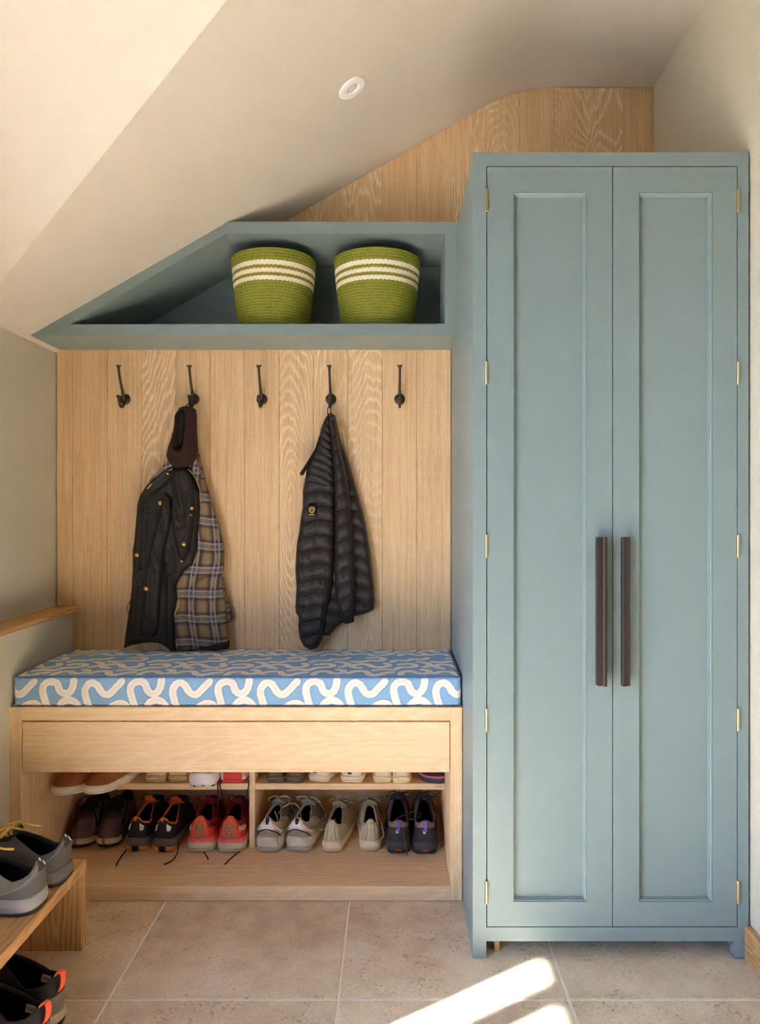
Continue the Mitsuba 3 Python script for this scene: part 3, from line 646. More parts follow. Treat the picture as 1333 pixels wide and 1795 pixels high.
sv = [(580, 722), (587, 728), (591, 745), (594, 775), (602, 805), (609, 840), (615, 880), (619, 930), (621, 990), (623, 1050), (621, 1066), (616, 1080), (604, 1082), (596, 1072), (589, 1050), (587, 1000), (587, 940), (587, 880), (585, 820), (580, 770), (577, 740)]
obj('sleeve', pillow(sv, YS2, 0.026, 0.020, 0.003, plus(baffle(YS2, 26.5, 872, 0.22, 0.0085), wrinkle(0.004, 34, 12, 17))), 'down_nylon', qj, smooth=True)
obj('cuff', pillow([(600, 1066), (622, 1062), (621, 1082), (621, 1090), (608, 1094), (598, 1090), (592, 1078)], YS2+0.006, 0.012, 0.01, 0.003, wrinkle(0.003, 40, 30, 3)), 'dark_lining', qj, smooth=True)
obj('collar', pillow([(561, 762), (563, 772), (553, 793), (543, 812), (533, 832), (528, 834), (526, 829), (531, 822), (542, 804), (552, 788), (558, 770)], YB2-0.012, 0.01, 0.006, 0.003), 'dark_lining', qj, smooth=True)
q0 = at(547, 895.5, -0.088)
bw, bh = 0.0128, 0.0176
bd = obj('badge', cbox((q0[0]-bw, q0[1], q0[2]-bh), (q0[0]+bw, q0[1]+0.012, q0[2]+bh), 0.001), 'dark_lining', qj, label='small square badge with a gold winged emblem')
em = []
for s in (-1, 1):                               # two feathered wings rising round a small star, a bar below
    for k in range(7):
        a = math.radians(-75+k*24)
        c = affinity.rotate(affinity.scale(sg.Point(0, 0).buffer(1, 8), 0.0030, 0.0013), math.degrees(a)*0.5+(60 if k < 4 else 20), origin=(0, 0))
        em.append(affinity.translate(affinity.scale(c, s, 1, origin=(0, 0)), s*0.0078*math.cos(a)*(0.95 if k < 5 else 0.8), 0.003+0.0085*math.sin(a)))
    ringp = sg.LineString([(s*0.0068*math.cos(math.radians(t)), 0.003+0.0078*math.sin(math.radians(t))) for t in range(-85, 65, 10)]).buffer(0.0011)
    em.append(ringp)
em.append(sg.Polygon([((0.0036 if i % 2 == 0 else 0.0015)*math.sin(i*math.pi/5), 0.003+(0.0036 if i % 2 == 0 else 0.0015)*math.cos(i*math.pi/5)) for i in range(10)]))
em.append(sg.box(-0.0085, -0.0135, 0.0085, -0.0105)); em.append(sg.box(-0.0095, -0.0128, 0.0095, -0.0112))
un = sg.MultiPolygon([g for g in [__import__('shapely').union_all(em)]][0].geoms if [__import__('shapely').union_all(em)][0].geom_type == 'MultiPolygon' else [__import__('shapely').union_all(em)])
em = cat_([extrude_xz(g, q0[1]-0.0012, q0[1]+0.0002) for g in un.geoms]); em.apply_translation((q0[0], 0, q0[2]))
obj('emblem', em, 'gold_thread', bd)
hx = (580.5-CX)/540
obj('hanging_loop', tube([(hx-0.005, -0.06, 1.362), (hx-0.006, -0.044, 1.38), (hx-0.001, -0.032, 1.394), (hx+0.003, -0.042, 1.38), (hx+0.003, -0.06, 1.362)], 0.0016, 6, 30), 'bronze', qj, smooth=True)
# ---------------------------------------------------------------- shoes
NS = 80
def _outline(keys, L, n=NS):
    """closed curve from heel centre round the right side to the toe and back along the left; keys: (u, right half width, left half width)"""
    k = np.array(keys, float)
    rt = np.c_[k[:, 0]*L, k[:, 1]]; lf = np.c_[k[:, 0]*L, -k[:, 2]]
    ring = np.vstack([rt, lf[-2:0:-1]])
    c = spline(ring, 600, True)
    half = np.argmax(c[:, 0])
    def res(seg, m):
        l = np.r_[0, np.cumsum(np.linalg.norm(np.diff(seg, axis=0), axis=1))]
        t = np.linspace(0, l[-1], m+1)
        return np.c_[np.interp(t, l, seg[:, 0]), np.interp(t, l, seg[:, 1])]
    r = res(c[:half+1], n//2); l = res(np.vstack([c[half:], c[:1]]), n//2)
    return np.vstack([r[:-1], l[:-1]])
class Shoe:
    def __init__(s, L=0.25, hw=0.066, fw=0.092, sole=(0.032, 0.026, 0.020), collar=(0.098, 0.066, 0.092), cu=(0.035, 0.52), cw=0.026, flare=0.004, pointy=0.0, heel_kick=0.0, side=1, spring=0.012):
        h, f = hw/2, fw/2
        bx_ = 0.06*f*side
        s.L, s.flare, s.solez, s.spring = L, flare, sole, spring
        s.foot = _outline([(0, 0, 0), (0.015, 0.5*h, 0.5*h), (0.06, 0.86*h, 0.86*h), (0.15, h, h), (0.3, 0.97*h+0.04*f, 0.95*h), (0.45, 0.5*(h+f), 0.5*(h+f)*0.93), (0.62, f*0.97+bx_, f*0.97-bx_), (0.74, f+bx_*0.5, f-bx_*0.5), (0.86, 0.83*f-bx_, 0.83*f+bx_), (0.95, (0.52-pointy)*f-bx_*1.5, (0.52-pointy)*f+bx_*1.5), (1.0, -bx_*1.2, bx_*1.2)], L)
        u0, u1 = cu
        cuv = [(0, 0, 0), (0.03, 0.45, 0.45), (0.15, 0.85, 0.85), (0.38, 1, 1), (0.62, 0.82, 0.82), (0.85, 0.52, 0.52), (0.97, 0.25, 0.25), (1, 0, 0)]
        s.col = _outline([(a, b*cw/((u1-u0)), c*cw/((u1-u0))) for a, b, c in cuv], (u1-u0)*L)
        s.col[:, 1] *= (u1-u0)
        s.col[:, 0] += u0*L
        s.a = np.r_[np.linspace(0, 1, NS//2+1)[:-1], np.linspace(-1, 0, NS//2+1)[:-1]]
        aa = np.abs(s.a)
        ch, cs, cf = collar
        s.cz = np.interp(aa, [0, 0.08, 0.22, 0.42, 0.62, 0.85, 1], [ch, ch*0.985, 0.65*cs+0.35*ch, cs, 0.5*(cs+cf), cf*0.99, cf])
        s.cz = CubicSpline(np.r_[np.linspace(0, 1, NS+1)], np.r_[s.cz, s.cz[0]], bc_type='periodic')(np.linspace(0, 1, NS+1))[:-1]
    def lift(s, u):                              # toe spring
        return s.spring*np.clip((u-0.68)/0.32, 0, 1)**2+0.004*np.clip((0.06-u)/0.06, 0, 1)**2
    def top(s, u): return np.interp(u, [0, 0.3, 0.6, 0.85, 1], [s.solez[0], s.solez[0]*0.6+s.solez[1]*0.4, s.solez[1], s.solez[2], s.solez[2]*1.1])+s.lift(u)
    def S(s, a, t):
        """point of the upper: a from -1 (toe, left) over 0 (heel) to 1 (toe, right), t from 0 at the sole to 1 at the collar"""
        a, t = np.broadcast_arrays(np.asarray(a, float), np.asarray(t, float))
        o = np.argsort(s.a)
        aa = np.r_[s.a[o], 1.0]
        def ip(v): v = np.r_[v[o], v[o][0]]; return np.interp(a, aa, v)
        px, py, qx, qy, qz = ip(s.foot[:, 0]), ip(s.foot[:, 1]), ip(s.col[:, 0]), ip(s.col[:, 1]), ip(s.cz)
        zb = s.top(px/s.L)
        toe = np.clip((np.abs(a)-0.45)/0.4, 0, 1)
        hexp = 1.9+(-0.75)*toe
        hh = t**hexp
        gg = np.sin(np.minimum(t, 1)*np.pi/2)**(0.95-0.05*toe)*(0.55+0.3*toe)+t*(0.45-0.3*toe)
        out = np.stack([px+(qx-px)*hh, py+(qy-py)*hh, zb+(qz-zb)*gg], -1)
        # the heel cup swells a little behind
        hb = np.exp(-(a/0.25)**2)*np.sin(np.pi*np.clip(t, 0, 1))*0.004
        out[..., 0] -= hb
        return out
    def upper(s, m=22):
        t = np.linspace(0, 1, m)
        A, Tt = np.meshgrid(s.a, t)
        v = s.S(A, Tt)
        rim = v[-1].copy(); c = rim.mean(0)
        dirv = c-rim; dirv[:, 2] = 0; dirv /= np.linalg.norm(dirv, axis=1, keepdims=True)+1e-9
        r1 = rim+dirv*0.002+[0, 0, 0.0015]; r2 = rim+dirv*0.0045+[0, 0, -0.001]; r3 = rim+dirv*0.0055+[0, 0, -0.008]
        v = np.concatenate([v, r1[None], r2[None], r3[None]])
        A = np.vstack([A, A[:3]]); Tt = np.vstack([Tt, np.full((3, NS), 1.05)])
        return v.reshape(-1, 3), grid_faces(m+3, NS, True), A.ravel(), Tt.ravel()
    def lining(s):
        v = s.S(s.a, np.ones(NS)); c = v.mean(0)
        dirv = c-v; dirv[:, 2] = 0; dirv /= np.linalg.norm(dirv, axis=1, keepdims=True)+1e-9
        rings = [v+dirv*0.005+[0, 0, -0.003]]
        foot3 = np.c_[s.foot, s.top(s.foot[:, 0]/s.L)+0.004]
        fc = foot3.mean(0)
        inn = foot3+(fc-foot3)*0.16; inn[:, 2] = foot3[:, 2]
        for t in (0.25, 0.5, 0.75, 1.0):
            q = rings[0]*(1-t)+inn*t
            q[:, 2] = rings[0][:, 2]*(1-t)+inn[:, 2]*t
            rings.append(q)
        rings.append(inn*0.5+inn.mean(0)*0.5); rings.append(np.tile(inn.mean(0), (NS, 1)))
        # keep the lining below the upper in front of the throat
        v = np.array(rings)
        lim = s.S(s.a, np.full(NS, 0.55))[:, 2]
        for k in range(1, len(v)): v[k, :, 2] = np.minimum(v[k, :, 2], np.maximum(lim-0.004, inn[:, 2])) if k >= 2 else v[k, :, 2]
        return v.reshape(-1, 3), grid_faces(len(v), NS, True)
    def sole(s, z0, z1, f0, f1, curve=0.003):
        """closed slab between two fractions of the sole height; f0, f1: outward flare below and above"""
        u = s.foot[:, 0]/s.L
        c = s.foot.mean(0)
        nrm_ = np.roll(s.foot, -1, 0)-np.roll(s.foot, 1, 0); nrm_ = np.c_[nrm_[:, 1], -nrm_[:, 0]]; nrm_ /= np.linalg.norm(nrm_, axis=1, keepdims=True)
        if np.sum(nrm_*(s.foot-c)) < 0: nrm_ = -nrm_
        topz, lift = s.top(u), s.lift(u)
        rings = []
        for t in np.linspace(0, 1, 7):
            f = f0+(f1-f0)*t+curve*math.sin(math.pi*t)
            zz = z0+(z1-z0)*t
            rings.append(np.c_[s.foot+nrm_*f, lift+(topz-lift)*zz])
        b, tt = rings[0].copy(), rings[-1].copy()
        b0 = b*0.97+b.mean(0)*0.03; b0[:, 2] = b[:, 2]; t0 = tt*0.9+tt.mean(0)*0.1; t0[:, 2] = tt[:, 2]
        cb = np.tile([*c, lift.min()*0+rings[0][:, 2].min()], (NS, 1)); ct = np.tile([*c, tt[:, 2].mean()], (NS, 1))
        v = np.array([cb, b0]+rings+[t0, ct])
        return v.reshape(-1, 3), grid_faces(len(v), NS, True), np.tile(s.a, len(v)), np.repeat(np.arange(len(v)), NS)
    def on(s, a, t, off=0.001):
        p = s.S(a, t); e = 1e-3
        d1 = s.S(np.asarray(a)+e, t)-p; d2 = s.S(a, np.minimum(np.asarray(t)+e, 1.2))-p
        nn = np.cross(d1, d2); nn /= np.linalg.norm(nn, axis=-1, keepdims=True)+1e-12
        c = np.array([s.L*0.4, 0, 0.03])
        nn = np.where((np.sum(nn*(p-c), -1) < 0)[..., None], -nn, nn)
        return p+nn*(np.asarray(off, float)[..., None] if np.ndim(off) else off)
    def wrap(s, mesh, a0, t0, alen=0.30, tlen=0.06, off=0.0008):
        """flat artwork (x right, y up, z thickness) laid onto the upper with its middle at (a0, t0)"""
        v = mesh.vertices
        c = (v.max(0)+v.min(0))/2
        return trimesh.Trimesh(s.on(a0+(v[:, 0]-c[0])/alen, t0+(v[:, 1]-c[1])/tlen, off+v[:, 2]-v[:, 2].min()), mesh.faces, process=False)
def shade(base, p, seed=0, amt=0.22, scale=60):
    n = meshkit.fbm(np.asarray(p)*scale+seed*7.3, 3)
    return np.asarray(base)*(1-amt+2*amt*n)[:, None]

def build_shoe(label, group, x, y, z, heading, cfg, name='shoe', cat='shoe'):
    """heading: plan angle in degrees that the toe points to; (x, y, z): middle of the heel on the ground"""
    s = Shoe(**cfg.get('shape', {}))
    R = T2 = np.eye(4)
    h = math.radians(heading)
    M = np.array([[math.cos(h), math.sin(h), 0, x], [math.sin(h), -math.cos(h), 0, y], [0, 0, 1, z], [0, 0, 0, 1.0]])   # local y is the wearer's right
    fl = np.linalg.det(M[:3, :3]) < 0
    k = thing(name, label, cat, group)
    def put(nm, vf, colour, bs='vertex', smooth=True, parent=None, label_=None):
        v, f = (vf.vertices, vf.faces) if hasattr(vf, 'vertices') else vf
        v = np.asarray(v)@M[:3, :3].T+M[:3, 3]
        f = np.asarray(f)[:, ::-1] if fl else np.asarray(f)
        col = None
        if colour is not None: col = np.tile(colour, (len(v), 1)) if np.ndim(colour) == 1 else colour
        return obj(nm, trimesh.Trimesh(v, f, process=False), bs, parent or k, smooth=smooth, color=col, label=label_)
    v, f, A, Tt = s.upper()
    uc = cfg['upper'](A, Tt, v)
    up = put('upper', (v, f), shade(uc, v, x*10, cfg.get('grime', 0.18)), cfg.get('bsdf', 'vertex'))
    put('lining', s.lining(), np.array(cfg.get('lining', srgb(30, 28, 30))))
    zs = cfg.get('split', 0.32)
    v, f, A, Rk = s.sole(zs, 1.03, s.flare*0.8, 0.0012)
    mc = cfg['mid'](A, Rk, v) if callable(cfg['mid']) else np.tile(cfg['mid'], (len(v), 1))
    put('midsole', (v, f), shade(mc, v, x*7+1, cfg.get('dirt', 0.12), 90))
    v, f, A, Rk = s.sole(0.0, zs, s.flare*0.7-0.001, s.flare*0.8, 0.001)
    if cfg.get('lugs'):
        v = v.copy(); v[:, 2] += np.where((np.sin(A*46) > 0.2) & (v[:, 2] < 0.02) & (Rk <= 2), cfg['lugs'], 0)
    oc = cfg['out'](A, Rk, v) if callable(cfg['out']) else np.tile(cfg['out'], (len(v), 1))
    put('outsole', (v, f), shade(oc, v, x*5, 0.15))
    # tongue
    tc = cfg.get('tongue')
    if tc is not None:
        ts, tl = cfg.get('tongue_shape', (0.024, 0.022))
        base = s.S(np.ones(1), np.array([0.75]))[0]; rim = s.S(np.ones(1), np.ones(1))[0]
        d = rim-base; d /= np.linalg.norm(d)
        d2 = d*0.6+np.array([-0.2, 0, 0.75]); d2 /= np.linalg.norm(d2)
        path = np.array([base-[0, 0, 0.004], base*0.5+rim*0.5-[0.002, 0, 0.002], rim-[0.006, 0, 0.002], rim+d2*tl*0.5-[0.006, 0, 0], rim+d2*tl-[0.005, 0, 0]])
        ps = spline(path, 14); vv = []
        for i, q in enumerate(ps):
            wd = ts*(0.75+0.25*math.sin(math.pi*i/13))*(1 if i < 12 else (0.85 if i == 12 else 0.45))
            tn = np.gradient(ps, axis=0)[i]; tn /= np.linalg.norm(tn); nn = np.cross(tn, [0, 1, 0])
            for b in np.linspace(0, 2*np.pi, 16, endpoint=False):
                bow = 0.006*(1-math.cos(b)**2)
                vv.append(q+np.array([0, 1, 0])*wd*math.cos(b)+nn*(0.0035*math.sin(b)) - np.array([-0.3, 0, 1])*0.25*wd*(math.cos(b)**2))
        vv = np.array(vv); ff = grid_faces(14, 16, True)
        vv = np.vstack([vv, ps[-1]]); ff = np.vstack([ff, [[13*16+j, 13*16+(j+1) % 16, len(vv)-1] for j in range(16)]])
        put('tongue', (vv, ff), np.array(tc))
    lc = cfg.get('lace')
    if lc is not None:
        bars = []
        lr = cfg.get('lace_r', 0.0021)
        for i, t in enumerate(np.linspace(0.62, 0.99, 5)):
            w = 0.16
            a = np.array([1-w, 1-w*0.5, 1.0-1e-6, -1+w*0.5, -1+w])
            tt = np.array([t+0.03, t, t, t, t+0.03])-np.array([0, 0.0, 0, 0, 0])
            p = s.on(a, np.minimum(tt, 1.0), 0.0035); p[1:4, 2] += 0.003
            bars.append(tube(p, lr, 6, 16))
            if i < 4:
                a2 = np.array([1-w, 1-w*0.4, -1+w*0.4, -1+w]); t2 = np.linspace(t, t+0.09, 4)
                p = s.on(a2, np.minimum(t2, 1.0), 0.0055); p[1:3, 2] += 0.003
                bars.append(tube(p, lr, 6, 16))
        r = s.S(np.ones(1), np.array([0.98]))[0]
        rs = np.random.default_rng(int(abs(x*1000)))
        if cfg.get('bow', True):
            for sgn in (-1, 1):
                j = rs.uniform(-0.006, 0.006, 6)
                bars.append(tube([r+[0, 0, 0.005], r+[-0.004, sgn*0.018+j[0], 0.014+j[1]], r+[0.004, sgn*0.036+j[2], 0.004+j[3]], r+[0.016, sgn*0.03+j[4], -0.006], r+[0.004, sgn*0.004, 0.004]], lr, 6, 26))
                e = s.on(sgn*0.8, 0.55, 0.004); e2 = s.on(sgn*0.72, 0.2, 0.004)
                bars.append(tube([r+[0, 0, 0.005], r+[0.012, sgn*0.014, 0.004], e, e2], lr, 6, 22))
        put('lace', cat_(bars), np.array(lc))
    pc = cfg.get('tab')
    if pc is not None:
        th, tw = cfg.get('tab_size', (0.022, 0.008))
        out = []
        t_top = cfg.get('tab_t', 1.0)
        top_ = s.on(0.0, t_top, 0.001); low = s.on(0.0, t_top-th/0.07, 0.0015)
        n_ = np.array([-1.0, 0, 0.25]); lo_ = cfg.get('tab_out', 0.006)
        pts = [low, low*0.5+top_*0.5+n_*lo_, top_+n_*lo_*1.2+[0, 0, 0.5*lo_], top_+n_*lo_*0.5+[0, 0, 0.6*lo_], top_]
        ps = spline(pts, 16)
        vv = []
        for i, q in enumerate(ps):
            tn = np.gradient(ps, axis=0)[i]; tn /= np.linalg.norm(tn); nn = np.cross(tn, [0, 1, 0])
            for (aa, bb) in ((-1, -1), (1, -1), (1, 1), (-1, 1)): vv.append(q+np.array([0, 1, 0])*tw*aa*0.5+nn*0.0009*bb)
        ff = grid_faces(16, 4, True)
        put('pull_tab', (np.array(vv), ff), np.array(pc), smooth=False)
    if cfg.get('extra'): cfg['extra'](s, put, up)
    return k

def const(c): return lambda A, Tt, v: np.tile(np.array(c), (len(v), 1))
def zones(base, *rules):
    """rules: (test(A, T, v), colour)"""
    def fn(A, Tt, v):
        c = np.tile(np.array(base), (len(v), 1))
        for test, colr in rules: c[test(A, Tt, v)] = colr
        return c
    return fn
C = srgb
ZLOW, ZUP = ZB+0.0005, ZU+0.0005
LOWG, UPG = None, None

# pairs on the bench floor, from the left ------------------------------------------------
plum = dict(shape=dict(L=0.245, hw=0.062, fw=0.071, sole=(0.030, 0.026, 0.022), collar=(0.105, 0.075, 0.1), flare=0.002, spring=0.012),
            upper=zones(C(104, 88, 96), (lambda A, t, v: np.abs(A) > 0.80, C(92, 72, 74)), (lambda A, t, v: (np.abs(A) > 0.80) & (t > 0.45), C(52, 44, 48)), (lambda A, t, v: (np.abs(A) > 0.56) & (np.abs(A) < 0.66) & (t > 0.2), C(58, 48, 54)), (lambda A, t, v: t < 0.10, C(92, 76, 74)), (lambda A, t, v: t > 1.01, C(24, 22, 24))),
            mid=zones(C(78, 66, 64), (lambda A, r, v: (np.abs(np.abs(A)-0.86) < 0.12), C(186, 168, 140))), out=C(34, 30, 30), tongue=C(40, 34, 38), lace=C(22, 20, 22), lining=C(20, 18, 20))
def ring_logo(a, t, r=0.006, col=C(225, 222, 220)):
    def fn(s, put, up):
        o = sg.Point(0, 0).buffer(r, 16).difference(sg.Point(0, 0).buffer(r*0.72, 16))
        g = [o, affinity.translate(sg.Point(0, 0).buffer(r*0.30, 10).difference(sg.Point(0, 0).buffer(r*0.12, 8)), -r*0.26, 0), sg.box(r*0.12, -r*0.4, r*0.26, r*0.4), sg.box(r*0.34, -r*0.4, r*0.48, r*0.2), sg.box(r*0.12, r*0.2, r*0.48, r*0.34)]
        m = cat_([trimesh.creation.extrude_polygon(q, 0.0006, engine='earcut') for q in g])
        put('logo', s.wrap(m, a, t), np.array(col), smooth=False)
    return fn
plum['extra'] = ring_logo(0.72, 0.62, 0.006)
build_shoe('plum trainer at the far left of the bench floor, toe outwards beside the left board', None, -0.950, 0.035, ZLOW, -90+1, {**plum, 'shape': {**plum['shape'], 'side': -1, 'L': 0.225}})
build_shoe('plum trainer standing left of the black pair with orange edging, toe outwards', None, -0.872, 0.038, ZLOW, -90+1, {**plum, 'shape': {**plum['shape'], 'L': 0.225}})

def tri_marks(s, put, up):
    for sg_, pts in ((-1, [(-0.004, -0.010), (0.004, -0.008), (0.004, 0.011), (-0.004, 0.006)]), (1, [(-0.009, -0.011), (-0.006, 0.009), (0.011, 0.001), (0.001, -0.012)])):
        m = trimesh.creation.extrude_polygon(sg.Polygon(pts), 0.0008, engine='earcut')
        put('reflective_patch', s.wrap(m.subdivide(), 0.085*sg_, 0.50), np.array(C(214, 216, 222)), smooth=False, label_='pale reflective patch')
    p = [s.on(a, 1.0, 0.0015) for a in np.linspace(-0.45, 0.45, 24)]
    put('collar_edge', tube(p, 0.0028, 6, 60), np.array(C(212, 104, 40)), label_='orange collar edging')
orange = dict(shape=dict(L=0.245, hw=0.066, fw=0.077, sole=(0.038, 0.032, 0.024), collar=(0.098, 0.072, 0.105), flare=0.003),
              upper=zones(C(38, 36, 38), (lambda A, t, v: (np.abs(A) > 0.5), C(26, 24, 26)), (lambda A, t, v: t > 1.01, C(196, 96, 38))), mid=C(96, 92, 94),
              out=zones(C(206, 134, 84), (lambda A, r, v: np.abs(A) < 0.035, C(24, 24, 24)), (lambda A, r, v: r < 2, C(22, 22, 22))), split=0.42, tongue=C(200, 96, 36), tongue_shape=(0.020, 0.028), lace=C(40, 30, 30), lining=C(28, 22, 22), tab=C(222, 130, 60), tab_size=(0.014, 0.006), extra=tri_marks, grime=0.1)
build_shoe('black trainer with orange edging, left one of its pair, beside the plum trainers', None, -0.768, -0.194, ZLOW, 87, {**orange, 'shape': {**orange['shape'], 'side': -1}})
build_shoe('black trainer with orange edging, right one of its pair, beside the red trainers', None, -0.686, -0.200, ZLOW, 87, orange)

def hoka(txt, a, t, size=0.0145):
    def fn(s, put, up):
        m = meshkit.text_mesh(txt, size, 0.0006, bold=True)
        for _ in range(1): m = m.subdivide()
        put('lettering', s.wrap(m, a, t, 0.30, 0.062), np.array(C(236, 226, 214)), smooth=False)
        hl = [tube([s.on(-0.028+0.056*((i+1) % 2), 0.16+0.05*i, 0.0012), s.on(0.0, 0.18+0.05*i, 0.0016), s.on(0.028-0.056*((i+1) % 2), 0.21+0.05*i, 0.0012)], 0.0011, 5, 8) for i in range(8)]
        put('heel_stitching', cat_(hl), np.array(C(168, 150, 120)))
    return fn
red = dict(shape=dict(L=0.240, hw=0.078, fw=0.082, sole=(0.040, 0.036, 0.030), collar=(0.108, 0.078, 0.102), cu=(0.02, 0.55), flare=0.003, cw=0.027),
           upper=zones(C(150, 34, 36), (lambda A, t, v: np.abs(A) > 0.45, C(120, 24, 30)), (lambda A, t, v: (np.abs(A) < 0.30) & (t < 0.42), C(206, 54, 44)), (lambda A, t, v: (np.abs(A) < 0.10), C(206, 92, 62)), (lambda A, t, v: (np.abs(A) < 0.05) & (t < 0.55), C(170, 96, 70)), (lambda A, t, v: (np.abs(A) > 0.12) & (np.abs(A) < 0.3) & (t > 0.42) & (t < 0.6), C(110, 26, 46)), (lambda A, t, v: t > 1.01, C(130, 28, 36))),
           mid=lambda A, r, v: np.where((r >= 6)[:, None], np.array(C(226, 110, 104)), np.array(C(208, 196, 172))), out=C(188, 176, 152), split=0.25, dirt=0.25, tongue=C(120, 26, 32), lace=C(110, 26, 34), lining=C(34, 16, 20))
build_shoe('red running shoe, left one of its pair, between black trainer and its twin', None, -0.574, -0.199, ZLOW, 92, {**red, 'shape': {**red['shape'], 'side': -1}, 'extra': hoka('HOKA', -0.20, 0.40)})
build_shoe('red running shoe, right one of its pair, against the bench divider', None, -0.484, -0.202, ZLOW, 92, {**red, 'extra': hoka('HOKA', 0.20, 0.40)})

def silver_marks(s, put, up):
    put('heel_loop', tube([s.on(-0.02, 0.95, 0.002), s.on(-0.016, 0.8, 0.002), s.on(0.0, 0.62, 0.003), s.on(0.016, 0.8, 0.002), s.on(0.02, 0.95, 0.002)], 0.0032, 6, 24), np.array(C(52, 46, 56)))
    put('heel_line', tube([s.on(-0.16, 0.04, 0.001), s.on(-0.08, 0.26, 0.001), s.on(0.0, 0.33, 0.001), s.on(0.08, 0.26, 0.001), s.on(0.16, 0.04, 0.001)], 0.0018, 6, 30), np.array(C(48, 42, 50)))
    for a_ in (-0.25, 0.25):
        q = trimesh.creation.extrude_polygon(affinity.scale(sg.Point(0, 0).buffer(1, 8), 0.009, 0.0042), 0.0006, engine='earcut'); vv = q.vertices
        put('sole_window', trimesh.Trimesh(s.on(a_+vv[:, 0]/0.3, np.zeros(len(vv)), 0.0)+np.c_[np.zeros(len(vv)), np.sign(a_)*(0.004+vv[:, 2]*0), vv[:, 1]-0.016], q.faces, process=False), np.array(C(40, 34, 30)), smooth=False)
    for sgn in (-1, 1): put('side_piping', tube([s.on(sgn*0.05, 0.92, 0.001), s.on(sgn*0.08, 0.6, 0.002), s.on(sgn*0.15, 0.3, 0.002), s.on(sgn*0.28, 0.12, 0.001)], 0.0028, 6, 24), np.array(C(216, 208, 188)))
white = dict(shape=dict(L=0.242, hw=0.072, fw=0.080, sole=(0.042, 0.034, 0.024), collar=(0.100, 0.074, 0.1), flare=0.005),
             upper=zones(C(186, 178, 160), (lambda A, t, v: (np.abs(A) < 0.10) & (t > 0.3), C(226, 224, 222)), (lambda A, t, v: (np.abs(A) < 0.15) & (t < 0.28), C(150, 142, 126)), (lambda A, t, v: (np.abs(A) > 0.5) & (t > 0.2), C(120, 112, 100)), (lambda A, t, v: np.abs(A) > 0.8, C(110, 100, 90)), (lambda A, t, v: t > 1.01, C(176, 164, 144))),
             mid=C(206, 198, 178), out=C(176, 166, 146), dirt=0.3, grime=0.28, tongue=C(150, 138, 122), lace=C(196, 184, 162), lace_r=0.0024, lining=C(36, 32, 40), extra=silver_marks)
build_shoe('scuffed white and silver running shoe right next to the bench divider', None, -0.375, -0.197, ZLOW, 83, {**white, 'shape': {**white['shape'], 'side': -1}})
build_shoe('scuffed white and silver running shoe beside the beige suede pair', None, -0.287, -0.197, ZLOW, 80, white)

def beige_marks(s, put, up):
    for sgn in (-1, 1): put('seam', tube([s.on(sgn*0.09, 0.85, 0.0006), s.on(sgn*0.045, 0.5, 0.0006), s.on(sgn*0.06, 0.05, 0.0006)], 0.0007, 5, 20), np.array(C(130, 118, 92)))
    put('seam', tube([s.on(0.0, 0.5, 0.0006), s.on(0.0, 0.05, 0.0006)], 0.0006, 5, 12), np.array(C(130, 118, 92)))
beige = dict(shape=dict(L=0.240, hw=0.056, fw=0.074, sole=(0.027, 0.022, 0.018), collar=(0.092, 0.066, 0.094), flare=0.005, cw=0.023),
             upper=zones(C(188, 178, 146), (lambda A, t, v: np.abs(A) > 0.4, C(168, 156, 126))), mid=C(226, 208, 172), out=C(212, 190, 152), tongue=C(150, 140, 112), lace=C(150, 138, 108), lining=C(44, 38, 34), extra=beige_marks, grime=0.12)
build_shoe('beige suede sneaker, toe turned right, next to the white running shoes', None, -0.185, -0.197, ZLOW, 82, {**beige, 'shape': {**beige['shape'], 'side': -1}})
build_shoe('beige suede sneaker, toe turned left, next to the grey hiking shoes', None, -0.068, -0.190, ZLOW, 93, {**beige, 'tab': C(176, 166, 132), 'tab_size': (0.012, 0.009), 'tab_t': 0.9})

def keen(txt_side):
    def fn(s, put, up):
        m = meshkit.text_mesh('KEEN', 0.0058, 0.0005, bold=True)
        v = m.vertices; c = (v.max(0)+v.min(0))/2
        # on the rubber heel of the sole
        o = s.sole(0.0, 1.0, s.flare, 0.001)
        put('lettering', trimesh.Trimesh(np.c_[-s.flare-0.0040+((v[:, 0]-c[0])**2)*10-v[:, 2], v[:, 0]-c[0], 0.016+(v[:, 1]-c[1])], m.faces, process=False), np.array(C(196, 70, 60)), smooth=False)
        b = trimesh.creation.extrude_polygon(sg.box(-0.004, -0.004, 0.004, 0.004).difference(sg.box(-0.0025, -0.0015, 0.001, 0.0025)), 0.0006, engine='earcut')
        put('logo', s.wrap(b.subdivide(), -0.015, 0.40), np.array(C(214, 210, 206)), smooth=False)
        lbl = np.array([[0.0, -0.009, 0], [0.0, 0.009, 0], [0.002, 0.009, 0.009], [0.002, -0.009, 0.009]])
        rim = s.S(np.ones(1), np.ones(1))[0]
        put('size_label', cbox(rim+[-0.016, -0.007, 0.004], rim+[-0.014, 0.008, 0.012], 0.0003), np.array(C(206, 206, 204)), smooth=False)
        p = s.S(np.array([0.14]), np.array([0.7]))[0]
    return fn
